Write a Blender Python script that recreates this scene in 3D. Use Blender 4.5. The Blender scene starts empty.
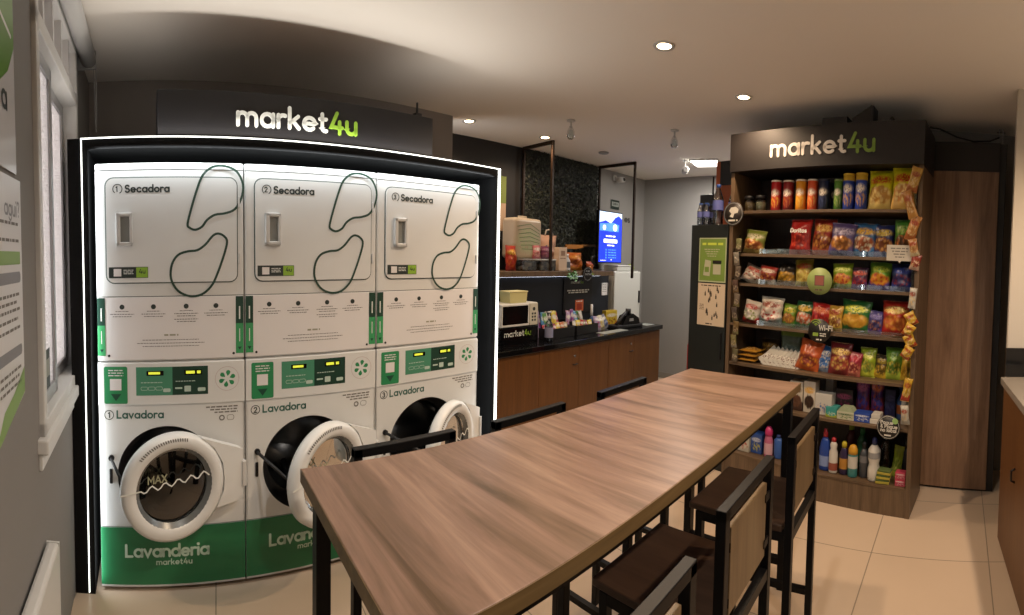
import bpy, bmesh, math, random
from math import sin, cos, pi, radians, atan2, hypot
from mathutils import Vector, Matrix, noise
random.seed(4)
scene = bpy.context.scene
COL = scene.collection

# ------------------------------------------------------------------ camera
F, VC = 472.29, 276.3
cd = bpy.data.cameras.new('camera')
cd.type = 'PANO'
cd.panorama_type = 'CENTRAL_CYLINDRICAL'
cd.central_cylindrical_radius = 1.0
cd.central_cylindrical_range_u_min = -512 / F
cd.central_cylindrical_range_u_max = 512 / F
cd.central_cylindrical_range_v_min = -(615 - VC) / F
cd.central_cylindrical_range_v_max = VC / F
cd.clip_start = 0.01
cam = bpy.data.objects.new('camera', cd)
COL.objects.link(cam)
YAW, PITCH, ROLL = 0.70888, 0.03938, 0.01936
fw = Vector((sin(YAW) * cos(PITCH), cos(YAW) * cos(PITCH), -sin(PITCH)))
rt0 = Vector((cos(YAW), -sin(YAW), 0)); up0 = rt0.cross(fw)
rt = cos(ROLL) * rt0 + sin(ROLL) * up0
up = -sin(ROLL) * rt0 + cos(ROLL) * up0
M = Matrix((rt, up, -fw)).transposed().to_4x4()
M.translation = (0, 0, 1.5694)
cam.matrix_world = M
scene.camera = cam

# ------------------------------------------------------------------ colour management, world
scene.view_settings.view_transform = 'Standard'
scene.view_settings.look = 'None'
scene.view_settings.gamma = 1.0
scene.view_settings.use_curve_mapping = False
scene.view_settings.exposure = 0.0
scene.cycles.max_bounces = 8
scene.cycles.use_denoising = True
w = bpy.data.worlds.new('world'); scene.world = w
w.use_nodes = True
w.node_tree.nodes['Background'].inputs[0].default_value = (0.86, 0.87, 0.9, 1)
w.node_tree.nodes['Background'].inputs[1].default_value = 4.5


def lin(h):
    if isinstance(h, str):
        h = h.lstrip('#'); c = [int(h[i:i + 2], 16) / 255 for i in (0, 2, 4)]
    else:
        c = h
    return tuple(x / 12.92 if x <= .04045 else ((x + .055) / 1.055) ** 2.4 for x in c) + (1,)


WARM = (1.0, .71, .46)
NEUT = (1.0, .90, .80)
CEIL = 2.68
# downlights: position, watts
DOWNLIGHTS = [((2.25, 3.20), 28, WARM), ((3.06, 3.14), 28, WARM), ((2.10, 1.30), 70, WARM), ((2.94, 1.19), 46, WARM),
              ((0.95, -0.75), 60, NEUT), ((1.75, -0.78), 100, WARM), ((0.95, 0.45), 50, NEUT)]  # last three are unseen fill lights, added outside the view


def lamp(name, kind, loc, energy, color, size=.05, rot=(0, 0, 0), size_y=None, spot=None, blend=.6, parent=None):
    l = bpy.data.lights.new(name, kind); l.energy = energy; l.color = color
    if kind == 'AREA':
        l.size = size
        if size_y: l.shape = 'RECTANGLE'; l.size_y = size_y
    else:
        l.shadow_soft_size = size
    if spot: l.spot_size = spot; l.spot_blend = blend
    o = bpy.data.objects.new(name, l); COL.objects.link(o)
    o.location = loc; o.rotation_euler = rot
    if parent: o.parent = parent
    return o


# ------------------------------------------------------------------ materials
MATS = {}


def mat(name, color, rough=.5, metal=0., var=0., vscale=8., emis=None, estr=0., bump=0., bscale=60., coat=0., spec=.5):
    if name in MATS: return MATS[name]
    m = bpy.data.materials.new(name); m.use_nodes = True
    nt = m.node_tree; b = nt.nodes['Principled BSDF']
    c = lin(color)
    b.inputs['Base Color'].default_value = c
    b.inputs['Roughness'].default_value = rough
    b.inputs['Metallic'].default_value = metal
    b.inputs['Coat Weight'].default_value = coat
    b.inputs['Specular IOR Level'].default_value = spec
    tc = nt.nodes.new('ShaderNodeTexCoord')
    if var:
        n = nt.nodes.new('ShaderNodeTexNoise'); n.inputs['Scale'].default_value = vscale; n.inputs['Detail'].default_value = 4
        nt.links.new(tc.outputs['Object'], n.inputs['Vector'])
        r = nt.nodes.new('ShaderNodeMapRange'); r.inputs[3].default_value = 1 - var; r.inputs[4].default_value = 1 + var
        nt.links.new(n.outputs[0], r.inputs[0])
        mx = nt.nodes.new('ShaderNodeVectorMath'); mx.operation = 'SCALE'
        mx.inputs[0].default_value = c[:3]
        nt.links.new(r.outputs[0], mx.inputs['Scale']); nt.links.new(mx.outputs[0], b.inputs['Base Color'])
    if bump:
        n = nt.nodes.new('ShaderNodeTexNoise'); n.inputs['Scale'].default_value = bscale; n.inputs['Detail'].default_value = 3
        nt.links.new(tc.outputs['Object'], n.inputs['Vector'])
        bp = nt.nodes.new('ShaderNodeBump'); bp.inputs['Strength'].default_value = bump; bp.inputs['Distance'].default_value = .01
        nt.links.new(n.outputs[0], bp.inputs['Height']); nt.links.new(bp.outputs[0], b.inputs['Normal'])
    if emis:
        b.inputs['Emission Color'].default_value = lin(emis); b.inputs['Emission Strength'].default_value = estr
    MATS[name] = m
    return m


def wood(name, c1, c2, c3, axis='Z', rough=.45, scale=1., seams=None):
    if name in MATS: return MATS[name]
    m = bpy.data.materials.new(name); m.use_nodes = True
    nt = m.node_tree; b = nt.nodes['Principled BSDF']; b.inputs['Roughness'].default_value = rough
    tc = nt.nodes.new('ShaderNodeTexCoord'); mp = nt.nodes.new('ShaderNodeMapping')
    s = {'X': (1.2, 14, 14), 'Y': (14, 1.2, 14), 'Z': (14, 14, 1.0)}[axis]
    mp.inputs['Scale'].default_value = [q * scale for q in s]
    nt.links.new(tc.outputs['Object'], mp.inputs['Vector'])
    n1 = nt.nodes.new('ShaderNodeTexNoise'); n1.inputs['Scale'].default_value = 1.6; n1.inputs['Detail'].default_value = 6; n1.inputs['Roughness'].default_value = .65; n1.inputs['Distortion'].default_value = .6
    nt.links.new(mp.outputs[0], n1.inputs['Vector'])
    cr = nt.nodes.new('ShaderNodeValToRGB')
    cr.color_ramp.elements[0].position = .3; cr.color_ramp.elements[0].color = lin(c1)
    cr.color_ramp.elements[1].position = .72; cr.color_ramp.elements[1].color = lin(c3)
    e = cr.color_ramp.elements.new(.5); e.color = lin(c2)
    nt.links.new(n1.outputs[0], cr.inputs[0])
    n2 = nt.nodes.new('ShaderNodeTexNoise'); n2.inputs['Scale'].default_value = 9; n2.inputs['Detail'].default_value = 3
    nt.links.new(mp.outputs[0], n2.inputs['Vector'])
    r = nt.nodes.new('ShaderNodeMapRange'); r.inputs[1].default_value = .3; r.inputs[2].default_value = .7; r.inputs[3].default_value = .88; r.inputs[4].default_value = 1.08
    nt.links.new(n2.outputs[0], r.inputs[0])
    mx = nt.nodes.new('ShaderNodeVectorMath'); mx.operation = 'SCALE'
    nt.links.new(cr.outputs[0], mx.inputs[0]); nt.links.new(r.outputs[0], mx.inputs['Scale'])
    nt.links.new(mx.outputs[0], b.inputs['Base Color'])
    MATS[name] = m
    return m


class Ex:
    """small expression helper for node maths"""
    def __init__(s, nt): s.nt = nt
    def op(s, o, a, b=None, c=None):
        n = s.nt.nodes.new('ShaderNodeMath'); n.operation = o
        for i, v in enumerate((a, b, c)):
            if v is None: continue
            if isinstance(v, (int, float)): n.inputs[i].default_value = v
            else: s.nt.links.new(v, n.inputs[i])
        return n.outputs[0]
    def ell(s, u, v, cu, cv, ru, rv, soft=.12):
        a = s.op('DIVIDE', s.op('SUBTRACT', u, cu), ru); b = s.op('DIVIDE', s.op('SUBTRACT', v, cv), rv)
        d = s.op('SQRT', s.op('ADD', s.op('MULTIPLY', a, a), s.op('MULTIPLY', b, b)))
        n = s.nt.nodes.new('ShaderNodeMapRange'); n.inputs[1].default_value = 1 - soft; n.inputs[2].default_value = 1 + soft
        n.inputs[3].default_value = 1; n.inputs[4].default_value = 0
        s.nt.links.new(d, n.inputs[0]); return n.outputs[0]
    def step(s, x, e, soft=.02):
        n = s.nt.nodes.new('ShaderNodeMapRange'); n.inputs[1].default_value = e - soft; n.inputs[2].default_value = e + soft
        s.nt.links.new(x, n.inputs[0]); return n.outputs[0]
    def mix(s, f, a, b):
        n = s.nt.nodes.new('ShaderNodeMix'); n.data_type = 'RGBA'
        if isinstance(f, (int, float)): n.inputs[0].default_value = f
        else: s.nt.links.new(f, n.inputs[0])
        for i, v in ((6, a), (7, b)):
            if isinstance(v, tuple): n.inputs[i].default_value = v
            else: s.nt.links.new(v, n.inputs[i])
        return n.outputs[2]


def pack_mat(base, low=None, blob=None, band=None, blob2=None, rough=.32, lowv=.33, bandv=.72, blobv=.36, bandh=.11, top=None):
    """printed packaging: base colour, lower field, a food picture, a brand band"""
    key = 'pack_' + '_'.join(str(x) for x in (base, low, blob, band, blob2, lowv, bandv, blobv, bandh, top))
    if key in MATS: return MATS[key]
    m = bpy.data.materials.new('printed_pack'); m.use_nodes = True
    nt = m.node_tree; b = nt.nodes['Principled BSDF']; b.inputs['Roughness'].default_value = rough
    e = Ex(nt)
    tc = nt.nodes.new('ShaderNodeTexCoord'); sp = nt.nodes.new('ShaderNodeSeparateXYZ')
    nt.links.new(tc.outputs['Generated'], sp.inputs[0]); u, v = sp.outputs[0], sp.outputs[2]
    ns = nt.nodes.new('ShaderNodeTexNoise'); ns.inputs['Scale'].default_value = 5; ns.inputs['Detail'].default_value = 3
    nt.links.new(tc.outputs['Generated'], ns.inputs['Vector'])
    wob = e.op('MULTIPLY', e.op('SUBTRACT', ns.outputs[0], .5), .22)
    vw = e.op('ADD', v, wob)
    c = lin(base)
    if low: c = e.mix(e.step(vw, lowv), lin(low), c)
    if top: c = e.mix(e.step(v, .84), c, lin(top))
    if blob:
        vor = nt.nodes.new('ShaderNodeTexVoronoi'); vor.inputs['Scale'].default_value = 7
        nt.links.new(tc.outputs['Generated'], vor.inputs['Vector'])
        bc = e.mix(e.step(vor.outputs['Distance'], .42, .2), lin(blob), lin(blob2 or base))
        c = e.mix(e.ell(u, vw, .5, blobv, .42, .22), c, bc)
    if band:
        hf = nt.nodes.new('ShaderNodeTexNoise'); hf.inputs['Scale'].default_value = 16; hf.inputs['Detail'].default_value = 1
        nt.links.new(tc.outputs['Generated'], hf.inputs['Vector'])
        f = e.op('MULTIPLY', e.ell(u, v, .5, bandv, .4, bandh, .25), e.step(hf.outputs[0], .42, .08))
        c = e.mix(f, c, lin(band))
    if isinstance(c, tuple): b.inputs['Base Color'].default_value = c
    else: nt.links.new(c, b.inputs['Base Color'])
    MATS[key] = m
    return m


def glass_mat(name, tint, gloss=.12, rough=.03, alpha=.8):
    if name in MATS: return MATS[name]
    m = bpy.data.materials.new(name); m.use_nodes = True
    nt = m.node_tree; nt.nodes.clear()
    o = nt.nodes.new('ShaderNodeOutputMaterial'); t = nt.nodes.new('ShaderNodeBsdfTransparent'); t.inputs[0].default_value = lin(tint)
    g = nt.nodes.new('ShaderNodeBsdfGlossy'); g.inputs['Roughness'].default_value = rough
    fr = nt.nodes.new('ShaderNodeFresnel'); fr.inputs[0].default_value = 1.5
    mr = nt.nodes.new('ShaderNodeMath'); mr.operation = 'MULTIPLY_ADD'; mr.inputs[1].default_value = .8; mr.inputs[2].default_value = gloss * .3
    nt.links.new(fr.outputs[0], mr.inputs[0])
    x = nt.nodes.new('ShaderNodeMixShader')
    nt.links.new(mr.outputs[0], x.inputs[0]); nt.links.new(t.outputs[0], x.inputs[1]); nt.links.new(g.outputs[0], x.inputs[2])
    nt.links.new(x.outputs[0], o.inputs[0])
    MATS[name] = m
    return m


def tile_floor():
    m = bpy.data.materials.new('porcelain_tile'); m.use_nodes = True
    nt = m.node_tree; b = nt.nodes['Principled BSDF']
    tc = nt.nodes.new('ShaderNodeTexCoord'); mp = nt.nodes.new('ShaderNodeMapping'); mp.vector_type = 'TEXTURE'
    mp.inputs['Location'].default_value = (2.588, .199, 0); mp.inputs['Rotation'].default_value = (0, 0, -.085)
    nt.links.new(tc.outputs['Object'], mp.inputs['Vector'])
    br = nt.nodes.new('ShaderNodeTexBrick'); br.offset = 0; br.squash = 1
    for k, v in (('Scale', 1.0), ('Mortar Size', .003), ('Mortar Smooth', .1), ('Brick Width', .645), ('Row Height', .645), ('Bias', 0)):
        br.inputs[k].default_value = v
    br.inputs['Color1'].default_value = lin('#c8b39c'); br.inputs['Color2'].default_value = lin('#c3ae97'); br.inputs['Mortar'].default_value = lin('#8d8070')
    nt.links.new(mp.outputs[0], br.inputs['Vector'])
    n = nt.nodes.new('ShaderNodeTexNoise'); n.inputs['Scale'].default_value = 2.5; n.inputs['Detail'].default_value = 5
    nt.links.new(tc.outputs['Object'], n.inputs['Vector'])
    r = nt.nodes.new('ShaderNodeMapRange'); r.inputs[3].default_value = .93; r.inputs[4].default_value = 1.05
    nt.links.new(n.outputs[0], r.inputs[0])
    mx = nt.nodes.new('ShaderNodeVectorMath'); mx.operation = 'SCALE'
    nt.links.new(br.outputs[0], mx.inputs[0]); nt.links.new(r.outputs[0], mx.inputs['Scale']); nt.links.new(mx.outputs[0], b.inputs['Base Color'])
    b.inputs['Roughness'].default_value = .28
    return m


# ------------------------------------------------------------------ mesh builder
class MB:
    def __init__(s): s.bm = bmesh.new(); s.mi = 0
    def _tag(s, faces):
        for f in faces: f.material_index = s.mi
    def use(s, i): s.mi = i; return s
    def box(s, x0, x1, y0, y1, z0, z1, bev=0., seg=2):
        tmp = bmesh.new()
        bmesh.ops.create_cube(tmp, size=1)
        for v in tmp.verts:
            v.co = Vector((x0 if v.co.x < 0 else x1, y0 if v.co.y < 0 else y1, z0 if v.co.z < 0 else z1))
        if bev: bmesh.ops.bevel(tmp, geom=tmp.edges[:], offset=bev, segments=seg, affect='EDGES', profile=.5)
        bmesh.ops.recalc_face_normals(tmp, faces=tmp.faces[:])
        return s.merge(tmp, smooth=False)
    def merge(s, tmp, mtx=None, smooth=None):
        if mtx: bmesh.ops.transform(tmp, matrix=mtx, verts=tmp.verts[:])
        mp = {v: s.bm.verts.new(v.co) for v in tmp.verts}
        for f in tmp.faces:
            try:
                g = s.bm.faces.new([mp[v] for v in f.verts]); g.material_index = s.mi
                g.smooth = f.smooth if smooth is None else smooth
            except ValueError: pass
        tmp.free(); return s
    def quad(s, *pts):
        f = s.bm.faces.new([s.bm.verts.new(p) for p in pts]); f.material_index = s.mi; return s
    def lathe(s, prof, seg=24, c=(0, 0, 0), axis='Z', smooth=True, caps=True, squash=1.):
        rings = []
        for r, h in prof:
            ring = []
            for i in range(seg):
                a = 2 * pi * i / seg; p = (r * cos(a), r * sin(a) * squash, h)
                if axis == 'Y': p = (p[0], p[2], p[1])
                elif axis == 'X': p = (p[2], p[0], p[1])
                ring.append(s.bm.verts.new((p[0] + c[0], p[1] + c[1], p[2] + c[2])))
            rings.append(ring)
        fl = []
        for a, b in zip(rings, rings[1:]):
            for i in range(seg):
                j = (i + 1) % seg
                q = [a[i], a[j], b[j], b[i]]
                if axis == 'Y': q.reverse()
                f = s.bm.faces.new(q); f.smooth = smooth; fl.append(f)
        if caps:
            for ring, rev in ((rings[0], True), (rings[-1], False)):
                q = ring[::-1] if rev else ring[:]
                if axis == 'Y': q.reverse()
                fl.append(s.bm.faces.new(q))
        s._tag(fl); return s
    def cyl(s, r, h0, h1, c=(0, 0, 0), axis='Z', seg=20, bev=0.):
        if bev: return s.lathe([(r - bev, h0), (r, h0 + bev), (r, h1 - bev), (r - bev, h1)], seg, c, axis)
        return s.lathe([(r, h0), (r, h1)], seg, c, axis)
    def tube(s, pts, r, seg=8, closed=False):
        pts = [Vector(p) for p in pts]; n = len(pts); rings = []
        prev = None
        for i, p in enumerate(pts):
            a = pts[i - 1] if (i or closed) else p; b = pts[(i + 1) % n] if (i < n - 1 or closed) else p
            t = (b - a).normalized()
            if prev is None:
                ref = Vector((0, 0, 1)) if abs(t.z) < .9 else Vector((1, 0, 0)); nx = t.cross(ref).normalized()
            else:
                nx = (prev - t * prev.dot(t)).normalized()
            prev = nx; ny = t.cross(nx)
            rings.append([s.bm.verts.new(p + nx * r * cos(2 * pi * k / seg) + ny * r * sin(2 * pi * k / seg)) for k in range(seg)])
        fl = []
        for i in range(n if closed else n - 1):
            a, b = rings[i], rings[(i + 1) % n]
            for k in range(seg):
                f = s.bm.faces.new([a[k], a[(k + 1) % seg], b[(k + 1) % seg], b[k]]); f.smooth = True; fl.append(f)
        if not closed: fl += [s.bm.faces.new(rings[0][::-1]), s.bm.faces.new(rings[-1])]
        s._tag(fl); return s
    def prism(s, outline, y0, y1):
        """outline of (x,z) points, extruded along y"""
        n = len(outline)
        a = [s.bm.verts.new((x, y0, z)) for x, z in outline]; b = [s.bm.verts.new((x, y1, z)) for x, z in outline]
        fl = [s.bm.faces.new(a), s.bm.faces.new(b[::-1])]
        for i in range(n):
            j = (i + 1) % n; fl.append(s.bm.faces.new([a[j], a[i], b[i], b[j]]))
        bmesh.ops.recalc_face_normals(s.bm, faces=fl)
        s._tag(fl); return s
    def disc(s, x, z, r, y, seg=24, r0=0.):
        """flat disc or ring facing -y"""
        if r0:
            for i in range(seg):
                a, b = 2 * pi * i / seg, 2 * pi * (i + 1) / seg
                s.quad((x + r0 * cos(a), y, z + r0 * sin(a)), (x + r * cos(a), y, z + r * sin(a)), (x + r * cos(b), y, z + r * sin(b)), (x + r0 * cos(b), y, z + r0 * sin(b)))
        else:
            f = s.bm.faces.new([s.bm.verts.new((x + r * cos(2 * pi * i / seg), y, z + r * sin(2 * pi * i / seg))) for i in range(seg)]); f.material_index = s.mi
        return s
    def rect(s, x0, x1, z0, z1, y):
        return s.quad((x0, y, z0), (x1, y, z0), (x1, y, z1), (x0, y, z1))
    def rrect(s, x0, x1, z0, z1, y, r):
        s.poly(rr(x0, x1, z0, z1, r), y); return s
    def poly(s, pts, y):
        f = s.bm.faces.new([s.bm.verts.new((x, y, z)) for x, z in pts]); f.material_index = s.mi; return s
    def stroke(s, pts, wd, y, closed=False, depth=0.):
        """ribbon of width wd along (x,z) points, facing -y, round joints"""
        n = len(pts); L = []; R = []
        for i, (x, z) in enumerate(pts):
            a = pts[i - 1] if (i or closed) else None; b = pts[(i + 1) % n] if (i < n - 1 or closed) else None
            d1 = ((x - a[0]), (z - a[1])) if a else None; d2 = ((b[0] - x), (b[1] - z)) if b else None
            d1 = d1 or d2; d2 = d2 or d1
            l1 = hypot(*d1) or 1; l2 = hypot(*d2) or 1
            tx, tz = d1[0] / l1 + d2[0] / l2, d1[1] / l1 + d2[1] / l2; l = hypot(tx, tz) or 1; tx /= l; tz /= l
            k = max(.5, tx * d1[0] / l1 + tz * d1[1] / l1); h = wd / 2 / k
            L.append((x - tz * h, z + tx * h)); R.append((x + tz * h, z - tx * h))
        for i in range(n if closed else n - 1):
            j = (i + 1) % n
            s.quad((R[i][0], y, R[i][1]), (R[j][0], y, R[j][1]), (L[j][0], y, L[j][1]), (L[i][0], y, L[i][1]))
            if depth:
                s.quad((R[j][0], y, R[j][1]), (R[i][0], y, R[i][1]), (R[i][0], y + depth, R[i][1]), (R[j][0], y + depth, R[j][1]))
                s.quad((L[i][0], y, L[i][1]), (L[j][0], y, L[j][1]), (L[j][0], y + depth, L[j][1]), (L[i][0], y + depth, L[i][1]))
        if not closed:
            for (x, z), (qx, qz) in ((pts[0], pts[1]), (pts[-1], pts[-2])):
                a0 = atan2(z - qz, x - qx)
                ring = [(x + wd / 2 * cos(a0 - pi / 2 + pi * k / 6), z + wd / 2 * sin(a0 - pi / 2 + pi * k / 6)) for k in range(7)]
                s.poly(ring, y)
                if depth:
                    for p, q in zip(ring, ring[1:]): s.quad((q[0], y, q[1]), (p[0], y, p[1]), (p[0], y + depth, p[1]), (q[0], y + depth, q[1]))
        return s
    def text(s, txt, x, z, h, y, wt=.17, depth=0., sp=.24, slant=0.):
        """rounded geometric lettering; h = height of an ascender"""
        cx = x
        for ch in txt:
            if ch == ' ': cx += .4 * h; continue
            wid, strokes = GL[ch]
            for st in strokes:
                if len(st) == 1:
                    s.disc(cx + st[0][0] * h, z + st[0][1] * h, wt * h * .62, y, 10); continue
                s.stroke([(cx + (px + slant * pz) * h, z + pz * h) for px, pz in st], wt * h, y, depth=depth)
            cx += (wid + sp) * h
        return cx
    def split(s, name, mats, parent=None):
        """every loose piece becomes a part of its own"""
        s.bm.verts.ensure_lookup_table(); seen = set()
        for v0 in list(s.bm.verts):
            if v0 in seen: continue
            st = [v0]; comp = {v0}
            while st:
                v = st.pop()
                for e in v.link_edges:
                    q = e.other_vert(v)
                    if q not in comp: comp.add(q); st.append(q)
            seen |= comp
            n = MB(); mp = {v: n.bm.verts.new(v.co) for v in comp}
            for f in {f for v in comp for f in v.link_faces}:
                g = n.bm.faces.new([mp[v] for v in f.verts]); g.material_index = f.material_index; g.smooth = f.smooth
            n.obj(name, mats, parent)
        s.bm.free()
    def obj(s, name, mats, parent=None, loc=None, rotz=0., smooth_angle=None):
        me = bpy.data.meshes.new(name); s.bm.to_mesh(me); s.bm.free()
        for m in (mats if isinstance(mats, (list, tuple)) else [mats]): me.materials.append(m)
        o = bpy.data.objects.new(name, me); COL.objects.link(o)
        if parent: o.parent = parent
        if loc: o.location = loc
        if rotz: o.rotation_euler = (0, 0, rotz)
        return o


def arc(cx, cy, r, a0, a1, n=None, ry=None):
    n = n or max(3, int(abs(a1 - a0) / 18)); ry = ry or r
    return [(cx + r * cos(radians(a0 + (a1 - a0) * i / n)), cy + ry * sin(radians(a0 + (a1 - a0) * i / n))) for i in range(n + 1)]


def rr(x0, x1, z0, z1, r, n=5):
    o = []
    for cx, cz, a in ((x1 - r, z0 + r, -90), (x1 - r, z1 - r, 0), (x0 + r, z1 - r, 90), (x0 + r, z0 + r, 180)):
        o += [(cx + r * cos(radians(a + 90 * i / n)), cz + r * sin(radians(a + 90 * i / n))) for i in range(n + 1)]
    return o


O = arc(.28, .28, .28, 0, 360, 20)
GL = {
    'a': (.56, [O, [(.56, .56), (.56, 0)]]), 'c': (.5, [arc(.28, .28, .28, 45, 315)]), 'd': (.56, [O, [(.56, .92), (.56, 0)]]),
    'e': (.56, [[(0.02, .28), (.56, .28)] + arc(.28, .28, .28, 0, 315)]), 'g': (.56, [O, [(.56, .56), (.56, 0)] + arc(.28, -.02, .28, 0, -150)]),
    'b': (.56, [O, [(0, .92), (0, 0)]]), 'f': (.34, [[(.12, 0), (.12, .7)] + arc(.27, .72, .15, 180, 80), [(0, .56), (.34, .56)]]),
    'h': (.48, [[(0, .92), (0, 0)], arc(.24, .32, .24, 180, 0) + [(.48, 0)]]), 'x': (.46, [[(0, 0), (.46, .56)], [(0, .56), (.46, 0)]]),
    'i': (.04, [[(.02, 0), (.02, .56)], [(.02, .84)]]), 'k': (.46, [[(0, 0), (0, .92)], [(.42, .56), (.02, .22)], [(.16, .34), (.46, 0)]]),
    'l': (.04, [[(.02, 0), (.02, .92)]]), 'm': (.86, [[(0, 0), (0, .56)], arc(.215, .34, .215, 180, 0) + [(.43, 0)], arc(.645, .34, .215, 180, 0) + [(.86, 0)]]),
    'n': (.48, [[(0, 0), (0, .56)], arc(.24, .32, .24, 180, 0) + [(.48, 0)]]), 'o': (.56, [O]), 'p': (.56, [O, [(0, .56), (0, -.32)]]),
    'q': (.56, [O, [(.56, .56), (.56, -.32)]]), 'r': (.3, [[(0, 0), (0, .56)], arc(.24, .32, .24, 180, 65)]),
    's': (.4, [arc(.2, .42, .16, 40, 250, ry=.14) + arc(.2, .14, .18, 80, -150, ry=.14)]),
    't': (.34, [[(.12, .8), (.12, .16)] + arc(.28, .16, .16, 180, 290), [(0, .56), (.32, .56)]]),
    'u': (.48, [[(0, .56), (0, .24)] + arc(.24, .24, .24, 180, 360), [(.48, .56), (.48, 0)]]), 'v': (.5, [[(0, .56), (.25, 0), (.5, .56)]]),
    'z': (.44, [[(0, .56), (.44, .56), (0, 0), (.44, 0)]]), 'w': (.76, [[(0, .56), (.19, 0), (.38, .5), (.57, 0), (.76, .56)]]),
    'L': (.46, [[(0, .9), (0, 0), (.46, 0)]]), 'S': (.52, [arc(.26, .67, .24, 30, 260, ry=.22) + arc(.26, .22, .26, 85, -155, ry=.23)]),
    'P': (.5, [[(0, 0), (0, .9), (.26, .9)] + arc(.26, .66, .24, 90, -90) + [(0, .42)]]), 'M': (.74, [[(0, 0), (0, .9), (.37, .3), (.74, .9), (.74, 0)]]),
    'A': (.7, [[(0, 0), (.35, .9), (.7, 0)], [(.13, .28), (.57, .28)]]), 'X': (.6, [[(0, 0), (.6, .9)], [(0, .9), (.6, 0)]]),
    'D': (.6, [[(0, 0), (0, .9), (.2, .9)] + arc(.2, .45, .4, 90, -90, ry=.45) + [(0, 0)]]), 'E': (.46, [[(.46, .9), (0, .9), (0, 0), (.46, 0)], [(0, .46), (.4, .46)]]),
    'I': (.04, [[(.02, 0), (.02, .9)]]), 'O': (.8, [arc(.4, .45, .4, 0, 360, 20, ry=.45)]), 'R': (.5, [[(0, 0), (0, .9), (.26, .9)] + arc(.26, .67, .23, 90, -90) + [(0, .44)], [(.22, .44), (.5, 0)]]),
    'T': (.6, [[(0, .9), (.6, .9)], [(.3, .9), (.3, 0)]]), 'Q': (.8, [arc(.4, .45, .4, 0, 360, 20, ry=.45), [(.5, .2), (.8, -.05)]]),
    'W': (.9, [[(0, .9), (.22, 0), (.45, .75), (.68, 0), (.9, .9)]]), 'F': (.44, [[(.44, .9), (0, .9), (0, 0)], [(0, .46), (.38, .46)]]),
    'C': (.7, [arc(.4, .45, .4, 45, 315, 14, ry=.45)]), 'U': (.6, [[(0, .9), (0, .3)] + arc(.3, .3, .3, 180, 360) + [(.6, .9)]]), 'N': (.6, [[(0, 0), (0, .9), (.6, 0), (.6, .9)]]),
    'V': (.64, [[(0, .9), (.32, 0), (.64, .9)]]), 'H': (.6, [[(0, 0), (0, .9)], [(.6, 0), (.6, .9)], [(0, .45), (.6, .45)]]), 'G': (.74, [arc(.4, .45, .4, 45, 350, 14, ry=.45) + [(.45, .42)]]),
    'K': (.56, [[(0, 0), (0, .9)], [(.52, .9), (.02, .36)], [(.2, .54), (.56, 0)]]), 'Y': (.6, [[(0, .9), (.3, .45), (.6, .9)], [(.3, .45), (.3, 0)]]), 'B': (.5, [[(0, 0), (0, .9), (.26, .9)] + arc(.26, .68, .2, 90, -90) + [(0, .47), (.28, .47)] + arc(.28, .235, .22, 90, -90) + [(0, 0)]]),
    '4': (.58, [[(.3, .92), (0, .24), (.58, .24)], [(.44, .52), (.44, -.04)]]), '1': (.2, [[(0, .74), (.18, .9), (.18, 0)]]),
    '2': (.5, [arc(.25, .66, .24, 165, -35, ry=.24) + [(.02, 0), (.5, 0)]]), '3': (.5, [arc(.23, .68, .2, 150, -80, ry=.21) + arc(.23, .23, .25, 80, -150, ry=.24)]),
    '&': (.6, [[(.6, 0), (.14, .6)] + arc(.27, .72, .15, 200, -30) + [(.1, .34)] + arc(.25, .2, .22, 150, 320)]), '-': (.3, [[(0, .3), (.3, .3)]]), '?': (.44, [arc(.2, .68, .2, 170, -60) + [(.22, .3)], [(.22, .04)]]),
}


def twidth(txt, h, sp=.24): return sum((.4 if c == ' ' else GL[c][0] + sp) * h for c in txt) - sp * h


def thing(name, label, cat, loc=(0, 0, 0), rotz=0., group=None):
    o = bpy.data.objects.new(name, None); COL.objects.link(o)
    o.location = loc; o.rotation_euler = (0, 0, rotz); o.empty_display_size = .05
    return tag(o, label, cat, group)


def tag(o, label, cat, group=None, kind=None):
    o['label'] = label; o['category'] = cat
    if group: o['group'] = group
    if kind: o['kind'] = kind
    return o


def struct(o, label=None, cat=None):
    o['kind'] = 'structure'
    if label: o['label'] = label
    if cat: o['category'] = cat
    return o


class Frame:
    def __init__(s, x, y, a): s.o = Vector((x, y, 0)); s.a = a
    def at(s, x, y, z=0.):
        c, n = cos(s.a), sin(s.a)
        return (s.o.x + c * x - n * y, s.o.y + n * x + c * y, z)


WF = Frame(-.3733, 2.137, .0632)                     # laundry front: x along the row, y back into the wall
_p = (2.9634 + cos(pi / 2 - .1767) * 1.395, .0005 + sin(pi / 2 - .1767) * 1.395)
SF = Frame(_p[0], _p[1], -.1767 - pi / 2)            # snack shelf: x left to right as you face it, y back

WHITE = mat('wall_paint_grey', '#94928f', .85, var=.03, vscale=3)
CEILM = mat('ceiling_paint', '#efeae2', .9, var=.02, vscale=2)
BLACK = mat('black_panel', '#17171a', .45, var=.08)
BLACKG = mat('black_gloss', '#0c0c0e', .15)
STEEL = mat('black_powder_steel', '#0e0e10', .42, spec=.22)
ENAMEL = mat('white_enamel', '#dcdedd', .28, var=.01)
PAPER = mat('white_sheet', '#e2e0e0', .45)
INK = mat('ink_dark', '#2a3432', .5)
INKG = mat('ink_grey', '#6d6a66', .6)
LGREEN = mat('logo_green', '#8cb63c', .45)
DGREEN = mat('dark_green_print', '#1d4a39', .4)
MGREEN = mat('green_print', '#2f8a58', .4, var=.03)
BANDG = mat('green_vinyl', '#23764a', .35, var=.03)
WHITEP = mat('white_print', '#dfe3df', .45)
CHROME = mat('chrome', '#c8c8c8', .18, 1.)
DARKM = mat('dark_metal', '#3a3a3c', .3, .8)
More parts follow.
